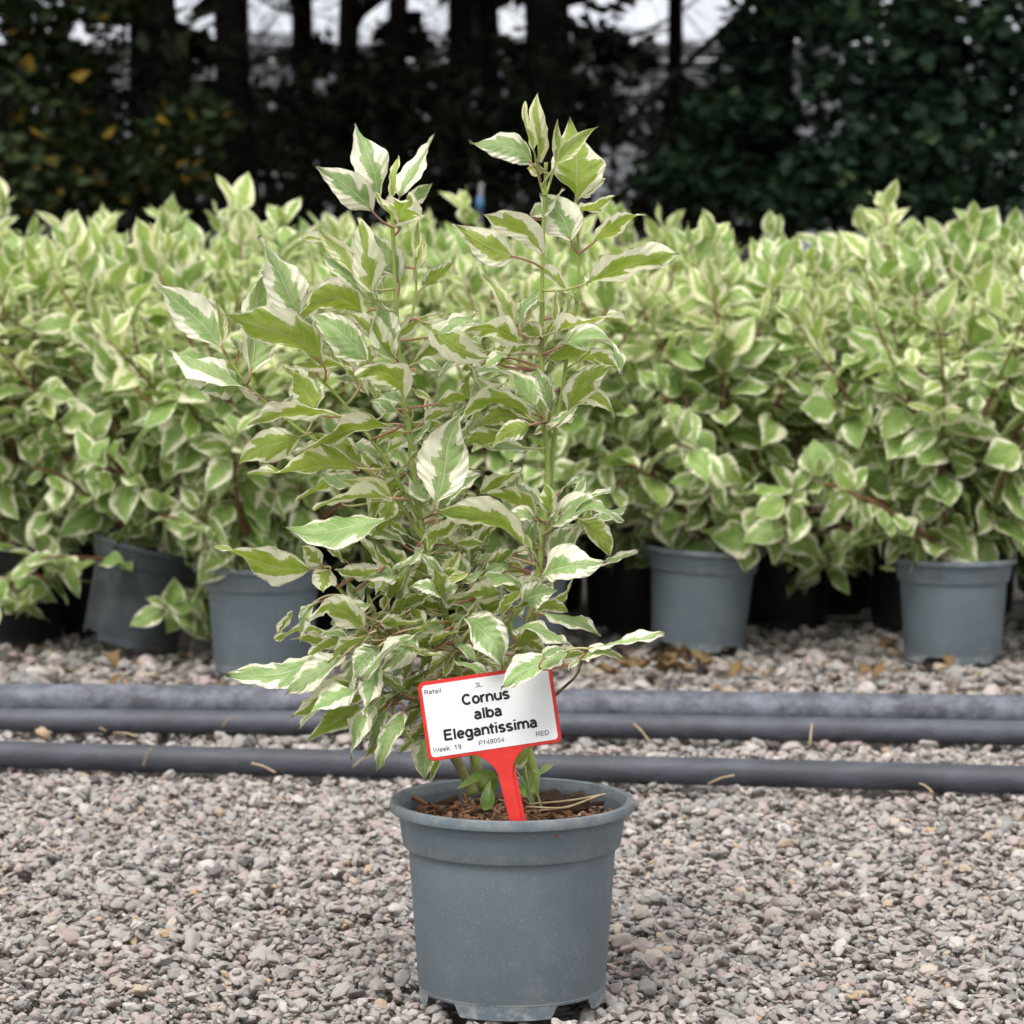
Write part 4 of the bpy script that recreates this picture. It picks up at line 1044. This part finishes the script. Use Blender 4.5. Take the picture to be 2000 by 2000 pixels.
# ------------------------------------------------------------------ plant label stuck in the pot
sign_at = px2w(983, 1603, -0.070); roll = R(8.3)
sg = empty('plant_label', (sign_at.x, sign_at.y, SOILZ - 0.012)); tag(sg, 'white plant label with red border and stake, printed Cornus alba Elegantissima', 'label')
mm = 0.001
def rounded(w, h, r, n=7):
    P = []
    for cx, cy, a0 in ((w / 2 - r, h / 2 - r, 0), (-w / 2 + r, h / 2 - r, 90), (-w / 2 + r, -h / 2 + r, 180), (w / 2 - r, -h / 2 + r, 270)):
        for i in range(n): a = R(a0 + 90 * i / (n - 1)); P.append((cx + r * math.cos(a), cy + r * math.sin(a)))
    return P
cpl = px2w(956.5, 1391.5, -0.080)                                    # centre of the plate
Fr = Matrix.Translation(cpl) @ Matrix.Rotation(R(-5), 4, 'X') @ Matrix.Rotation(R(2), 4, 'Z') @ Matrix.Rotation(-roll, 4, 'Y')
INV = Matrix.Translation((-sg.location.x, -sg.location.y, -sg.location.z))
def place(pts2, y):                                                # label plane: x right, y up, depth towards the camera = -Y
    return [INV @ (Fr @ Vector((x, y, z))) for x, z in pts2]
def prism(name, outline, y0, y1, mat, parent, bevel=0.0):
    n = len(outline); V = place(outline, y0) + place(outline, y1)
    F = [tuple(range(n)), tuple(range(2 * n - 1, n - 1, -1))] + [(i, i + n, (i + 1) % n + n, (i + 1) % n) for i in range(n)]
    o = mesh_obj(name, V, F, M[mat], parent, smooth=False)
    bm = bmesh.new(); bm.from_mesh(o.data); bmesh.ops.recalc_face_normals(bm, faces=bm.faces[:])
    if bevel:
        es = [e for e in bm.edges if len(e.link_faces) == 2 and e.calc_face_angle() > 1.2]; bmesh.ops.bevel(bm, geom=es, offset=bevel, segments=2, affect='EDGES')
    bm.to_mesh(o.data); bm.free(); return o
PW, PH = 0.1065, 0.0628
frame_o = prism('frame', rounded(PW, PH, 0.0050), -0.0013, 0.0013, 'red', sg, 0.0006)
face_o = prism('face', rounded(PW - 0.0058, PH - 0.0058, 0.0030), -0.00175, 0.0, 'white', sg)
# stake: flares into the plate
L_ = []; Rr = []
for i in range(15):
    q = i / 14; z = -PH / 2 + 0.001 - 0.066 * q; hwid = 0.0062 - 0.0016 * q + 0.0150 * max(0, 1 - q / 0.33) ** 2.3; cxs = 0.0045 * q
    L_.append((-hwid + cxs + 0.004, z)); Rr.append((hwid + cxs + 0.004, z))
prism('stake', L_ + Rr[::-1], -0.0011, 0.0011, 'red', sg, 0.0004)
prism('stake_rib', [(0.0085, -PH / 2 - 0.014), (0.0135, -PH / 2 - 0.010), (0.0160, -PH / 2 - 0.060), (0.0110, -PH / 2 - 0.060)], 0.0013, 0.006, 'red', sg)
def arc(cx, cy, rx, ry, a0, a1, n=12): return [(cx + rx * math.cos(R(a0 + (a1 - a0) * i / n)), cy + ry * math.sin(R(a0 + (a1 - a0) * i / n))) for i in range(n + 1)]
X = 0.73                                                            # x-height, cap height 1
GLY = {  # advance, strokes (centre lines) of a plain grotesque
 'C': (.98, [arc(.52, .5, .38, .43, 42, 318, 20)]), 'E': (.86, [[(.12, 0), (.12, 1)], [(.12, .93), (.76, .93)], [(.12, .53), (.71, .53)], [(.12, .07), (.78, .07)]]),
 'L': (.76, [[(.12, 1), (.12, 0)], [(.12, .07), (.70, .07)]]), 'R': (.95, [[(.12, 0), (.12, 1)], [(.12, .93), (.52, .93)] + arc(.54, .715, .22, .215, 90, -90, 8) + [(.12, .50)], [(.50, .50), (.84, 0)]]),
 'P': (.86, [[(.12, 0), (.12, 1)], [(.12, .93), (.52, .93)] + arc(.54, .69, .22, .24, 90, -90, 8) + [(.12, .45)]]), 'D': (.95, [[(.12, 0), (.12, 1)], [(.12, .93), (.45, .93)] + arc(.45, .5, .36, .43, 90, -90, 12) + [(.12, .07)]]),
 'W': (1.25, [[(.04, 1), (.32, 0), (.62, .95), (.92, 0), (1.20, 1)]]),
 'o': (.80, [arc(.40, X / 2, .28, X / 2 - .055, 0, 360, 20)]), 'r': (.52, [[(.12, 0), (.12, X)], arc(.38, X - .32, .25, .26, 175, 70, 6)]), 'n': (.80, [[(.12, 0), (.12, X)], arc(.40, X - .33, .26, .27, 175, 0, 8) + [(.66, 0)]]),
 'u': (.80, [[(.12, X)] + arc(.38, .33, .26, .27, 180, 355, 8), [(.66, X), (.66, 0)]]), 's': (.72, [arc(.36, X - .21, .24, .16, 25, 180, 7) + [(.16, X - .30), (.36, X / 2), (.55, .28)] + arc(.36, .21, .24, .16, 0, -155, 8)]),
 'a': (.76, [arc(.34, X - .28, .25, .225, 150, 0, 8) + [(.59, .12), (.64, 0)], [(.59, .45), (.34, .39)] + arc(.33, .22, .22, .17, 90, 270, 8) + [(.50, .10), (.59, .20)]]),
 'l': (.36, [[(.18, 0), (.18, 1)]]), 'i': (.36, [[(.18, 0), (.18, X)], [(.18, .87), (.18, 1.01)]]), 'b': (.82, [[(.12, 0), (.12, 1)], arc(.42, X / 2, .27, X / 2 - .055, 0, 360, 18)]),
 'e': (.78, [[(.13, X / 2), (.66, X / 2)] + arc(.39, X / 2, .27, X / 2 - .055, 4, 320, 16)]), 'g': (.82, [arc(.38, X / 2, .26, X / 2 - .055, 0, 360, 18), [(.67, X), (.67, -.06)] + arc(.40, -.06, .27, .19, 0, -150, 8)]),
 't': (.46, [[(.20, .96), (.20, .16)] + arc(.32, .16, .12, .10, 180, 280, 4), [(-.03, X - .08), (.45, X - .08)]]), 'm': (1.20, [[(.12, 0), (.12, X)], arc(.37, X - .31, .23, .25, 175, 0, 7) + [(.60, 0)], arc(.83, X - .31, .23, .25, 175, 0, 7) + [(1.06, 0)]]),
 'k': (.72, [[(.12, 0), (.12, 1)], [(.60, X), (.14, .28)], [(.30, .44), (.64, 0)]]), '3': (.78, [arc(.37, .73, .24, .20, 160, -80, 9), arc(.37, .27, .27, .22, 80, -165, 10)]), '1': (.78, [[(.16, .74), (.42, .97), (.42, 0)]]),
 '9': (.78, [arc(.38, .66, .25, .27, 0, 360, 16), arc(.36, .42, .27, .37, 30, -95, 7) + arc(.36, .22, .22, .17, 240, 200, 3)]), '4': (.78, [[(.54, 0), (.54, .97), (.06, .28), (.72, .28)]]), '0': (.78, [arc(.38, .5, .26, .44, 0, 360, 18)]), '5': (.78, [[(.66, .93), (.22, .93), (.15, .50)] + arc(.37, .32, .27, .27, 110, -155, 12)]), ' ': (.42, [])}
def text(body, x, z, size, stroke, mat, align='CENTER', space=1.0):
    """lettering laid as flat ink strokes on the plate; size = cap height"""
    w = sum(GLY[c][0] * space for c in body) * size; cx = x - (w / 2 if align == 'CENTER' else 0); V = []; F = []
    for c in body:
        adv, st = GLY[c]
        for line in st:
            pts = [(cx + p[0] * size, z + p[1] * size) for p in line]; n = len(pts); closed = math.dist(pts[0], pts[-1]) < 1e-7; i0 = len(V)
            for i, p in enumerate(pts):
                a = pts[i - 1] if i > 0 else (pts[-2] if closed else p); b = pts[i + 1] if i < n - 1 else (pts[1] if closed else p)
                dx, dy = b[0] - a[0], b[1] - a[1]; l = math.hypot(dx, dy) or 1
                # miter at corners
                e1 = (p[0] - a[0], p[1] - a[1]); l1 = math.hypot(*e1); mit = 1.0
                if l1 > 0 and 0 < i < n - 1: mit = min(1.8, 1 / max(.4, (e1[0] * dx + e1[1] * dy) / (l1 * l)))
                q = stroke / 2 * mit; V += place([(p[0] - dy / l * q, p[1] + dx / l * q), (p[0] + dy / l * q, p[1] - dx / l * q)], -0.00188)
            F += [(i0 + 2 * i, i0 + 2 * i + 1, i0 + 2 * i + 3, i0 + 2 * i + 2) for i in range(n - 1)]
        cx += adv * space * size
    return mesh_obj('lettering', V, F, M[mat], face_o, smooth=False)
# positions measured on the plate (metres from its centre)
text('Cornus', -0.0016, 0.0088, 0.0083, 0.00188, 'ink')
text('alba', -0.0014, -0.0036, 0.0083, 0.00188, 'ink')
text('Elegantissima', -0.0012, -0.0166, 0.0083, 0.00188, 'ink')
text('Retail', -0.0488, 0.0212, 0.0037, 0.00052, 'ink2', 'LEFT')
text('3L', -0.0056, 0.0212, 0.0037, 0.00052, 'ink2')
text('Week  19', -0.0484, -0.0248, 0.0038, 0.00052, 'ink2', 'LEFT')
text('P149054', -0.0019, -0.0243, 0.0037, 0.00052, 'ink2')
text('RED', 0.0388, -0.0241, 0.0038, 0.00052, 'ink2')

# ------------------------------------------------------------------ weeds, stalks and debris in the pot
def strap(name, pts, w, mat, parent, cup=0.25):
    pp = smooth_path([Vector(p) for p in pts], 4); n = len(pp); V = []; F = []
    for i, p in enumerate(pp):
        t = (pp[min(i + 1, n - 1)] - pp[max(i - 1, 0)]).normalized(); x = (p - CAM).normalized().cross(t).normalized(); nn = x.cross(t); q = i / (n - 1)
        hw = w * max(0.05, math.sin(math.pi * min(1, .12 + q * .88)) ** .7)
        for v in (-1, 0, 1): V.append(p + x * v * hw + nn * abs(v) * hw * cup)
    for i in range(n - 1):
        for j in range(2): F.append((i * 3 + j, i * 3 + j + 1, (i + 1) * 3 + j + 1, (i + 1) * 3 + j))
    return mesh_obj(name, V, F, M[mat], parent)
def FP(s, d): p = P2(s); return px2w(p[0], p[1], d)
wd = empty('pot_weed', (0, -0.02, SOILZ)); tag(wd, 'small green weeds sprouting from the bark in the big pot', 'weed')
def wadd(o): o.location = -wd.location
wadd(strap('blade', [FP('F600,1940', -.03), FP('F625,1820', -.045), FP('F520,1800', -.055), FP('F360,1893', -.06)], 0.0050, 'weed', wd))
wadd(strap('blade', [FP('F560,2030', -.06), FP('F570,1960', -.065), FP('F610,1830', -.07)], 0.0035, 'weedpale', wd))
wadd(strap('blade', [FP('F545,2040', -.05), FP('F600,1990', -.055), FP('F610,1880', -.05)], 0.0045, 'weed', wd))
wadd(strap('blade', [FP('F985,1775', .0), FP('F1030,1735', .0), FP('F1088,1712', .0)], 0.0028, 'weedpale', wd))
wadd(strap('blade', [FP('F985,1775', .0), FP('F955,1755', .0), FP('F925,1750', .0)], 0.0022, 'weedpale', wd))
for s_ in ('F1000,2060 F960,1900 F985,1775', 'F930,2020 F880,1880 F800,1750', 'F925,2020 F860,1900 F740,1790', 'F930,2000 F890,1850 F870,1720'):
    tk = s_.split(); pp = smooth_path([FP(a, -.02) for a in tk], 4); V, F = tube_geo(pp, [0.0011 - .0004 * i / (len(pp) - 1) for i in range(len(pp))], 6); wadd(mesh_obj('stalk', V, F, M['weedpale'], wd))
wadd(strap('blade', [FP('F820,1890', -.02), FP('F850,1900', -.025), FP('F880,1960', -.03)], 0.0032, 'weed', wd))
for i, s_ in enumerate(('F900,2010 F1200,1985 F1480,1935', 'F880,2030 F1150,2040 F1320,1990', 'F980,2060 F1200,2030 F1430,1945')):
    tk = s_.split(); pp = smooth_path([FP(a, (-.045, -.055, -.05)[i]) for a in tk], 4); V, F = tube_geo(pp, [0.0009] * len(pp), 5)
    o = mesh_obj('dry_stalk', V, F, M['straw']); tag(o, 'thin dry stalk lying on the bark inside the big pot', 'stalk', 'dry stalks in the big pot')
# rolled dead leaf at the back right of the pot
rl = []
for i in range(9):
    q = i / 8; rl.append(Vector((0.022 + 0.042 * q, 0.012 + 0.004 * math.sin(q * 6), SOILZ + 0.010 + 0.003 * math.sin(q * 9))))
V, F = tube_geo(rl, [0.005, .009, .0105, .0098, .0108, .0102, .011, .0095, .004], 10)
V = [v + Vector((mnoise.noise(v * 160), mnoise.noise(v * 160 + Vector((5, 0, 0))), mnoise.noise(v * 160 + Vector((0, 7, 0))))) * 0.0035 for v in V]
o = mesh_obj('rolled_dead_leaf', V, F, M['twig'], smooth=False); tag(o, 'dark curled dead leaf lying on the bark at the right inside the big pot', 'dead leaf')

# ------------------------------------------------------------------ litter on the gravel
def dead_leaf(x, y, z, s, k, label, group):
    rs = random.Random(300 + k); V = []; U = []; F = []
    for i in range(7):
        q = i / 6; w = 0.30 * shape(q)
        for v in (-1, -.4, .4, 1): V.append((v * w, q - .5, 0.16 * math.sin(q * 4 + k) + 0.9 * abs(v) ** 2 * w * rs.uniform(.2, 1.6)))
    for i in range(6):
        for j in range(3): F.append((i * 4 + j, i * 4 + j + 1, i * 4 + 5 + j, i * 4 + 4 + j))
    o = mesh_obj('dead_leaf', V, F, M['deadleaf']); o.location = (x, y, z); o.scale = (s, s, s); o.rotation_euler = (rs.gauss(0, .3), rs.gauss(0, .3), rs.uniform(0, 6.28)); tag(o, label, 'dead leaf', group)
rs = random.Random(9)
for i in range(20):
    dead_leaf(bx(rs.gauss(1240, 75), 4.15), 1.93 + rs.uniform(-.10, .10), 0.012 + rs.uniform(0, .010), rs.uniform(.030, .05), i, 'brown dead leaf on the gravel at the foot of the leaning grey pot', 'dead leaves by the leaning pot')
for i in range(14):
    dead_leaf(rs.choice((rs.uniform(.42, .95), rs.uniform(-.95, -.5))), 1.95 + rs.uniform(-.2, .18), 0.012, rs.uniform(.03, .05), 50 + i, 'brown dead leaf scattered under the shrubs away from the leaning pot', 'dead leaves under the shrubs')
rs2 = random.Random(44); V = []; F = []
for i in range(900):
    y = rs2.uniform(1.5, 2.3); x = rs2.uniform(-1, 1) * (0.193 * (y + 2.15) + .2)
    if rs2.random() > 0.35 + 0.5 * math.exp(-((x - 0.25) / 0.3) ** 2): continue
    a = rs2.uniform(0, 6.28); l = rs2.uniform(.005, .014); w = l * rs2.uniform(.2, .6); c = Vector((x, y, rs2.uniform(.002, .008))); d1 = Vector((math.cos(a), math.sin(a), rs2.uniform(-.3, .4))) * l; d2 = Vector((-math.sin(a), math.cos(a), rs2.uniform(-.3, .3))) * w; b = len(V)
    V += [c - d1, c + d2 + Vector((0, 0, w * .4)), c + d1, c - d2 + Vector((0, 0, w * .4)), c + Vector((0, 0, -.001))]; F += [(b, b + 4, b + 1), (b + 1, b + 4, b + 2), (b + 2, b + 4, b + 3), (b + 3, b + 4, b)]
o = mesh_obj('leaf_litter', V, F, M['deadleaf'], smooth=False); tag(o, 'brown crumbs of dead leaves strewn over the gravel before the shrubs', 'leaf litter', kind='stuff')
STRAW = [('litter straw standing against the near pipe at the left', 270, 1445, 285, 1412, 1.02), ('long straw lying along the foot of the near pipe, left of the big pot', 475, 1440, 520, 1458, .98), ('straw propped on the near pipe just left of the plant', 665, 1448, 700, 1425, .97), ('straw between the pipes at the far left', 140, 1368, 200, 1392, 1.36),
         ('upright straw between the pipes, right of the label', 1195, 1365, 1225, 1398, 1.27), ('pale straw on the gravel beside the near pipe, right of the big pot', 1335, 1480, 1385, 1463, .89), ('straw standing between the pipes near the right edge', 1532, 1368, 1528, 1410, 1.24), ('tiny straw between the pipes left of the plant', 420, 1372, 435, 1355, 1.33),
         ('flat straw between the pipes, left of the plant', 215, 1383, 262, 1390, 1.22), ('straw near the right edge in front of the near pipe', 1735, 1478, 1760, 1496, .86)]
for lab, u0, v0, u1, v1, y in STRAW:
    a = px2w(u0 / .966, v0 / .966, y); b = px2w(u1 / .966, v1 / .966, y - .02); lo = min(a.z, b.z)
    dz = 0.004 - lo if lo < 0.004 else 0; a.z += dz; b.z += dz
    pp = smooth_path([a, a.lerp(b, .5) + Vector((0, 0, .002)), b], 4); V, F = tube_geo(pp, [0.0012] * len(pp), 5)
    o = mesh_obj('straw', V, F, M['straw']); tag(o, lab, 'straw', 'straws on the gravel')
print('objects', len(bpy.data.objects), 'hero leaves', k)
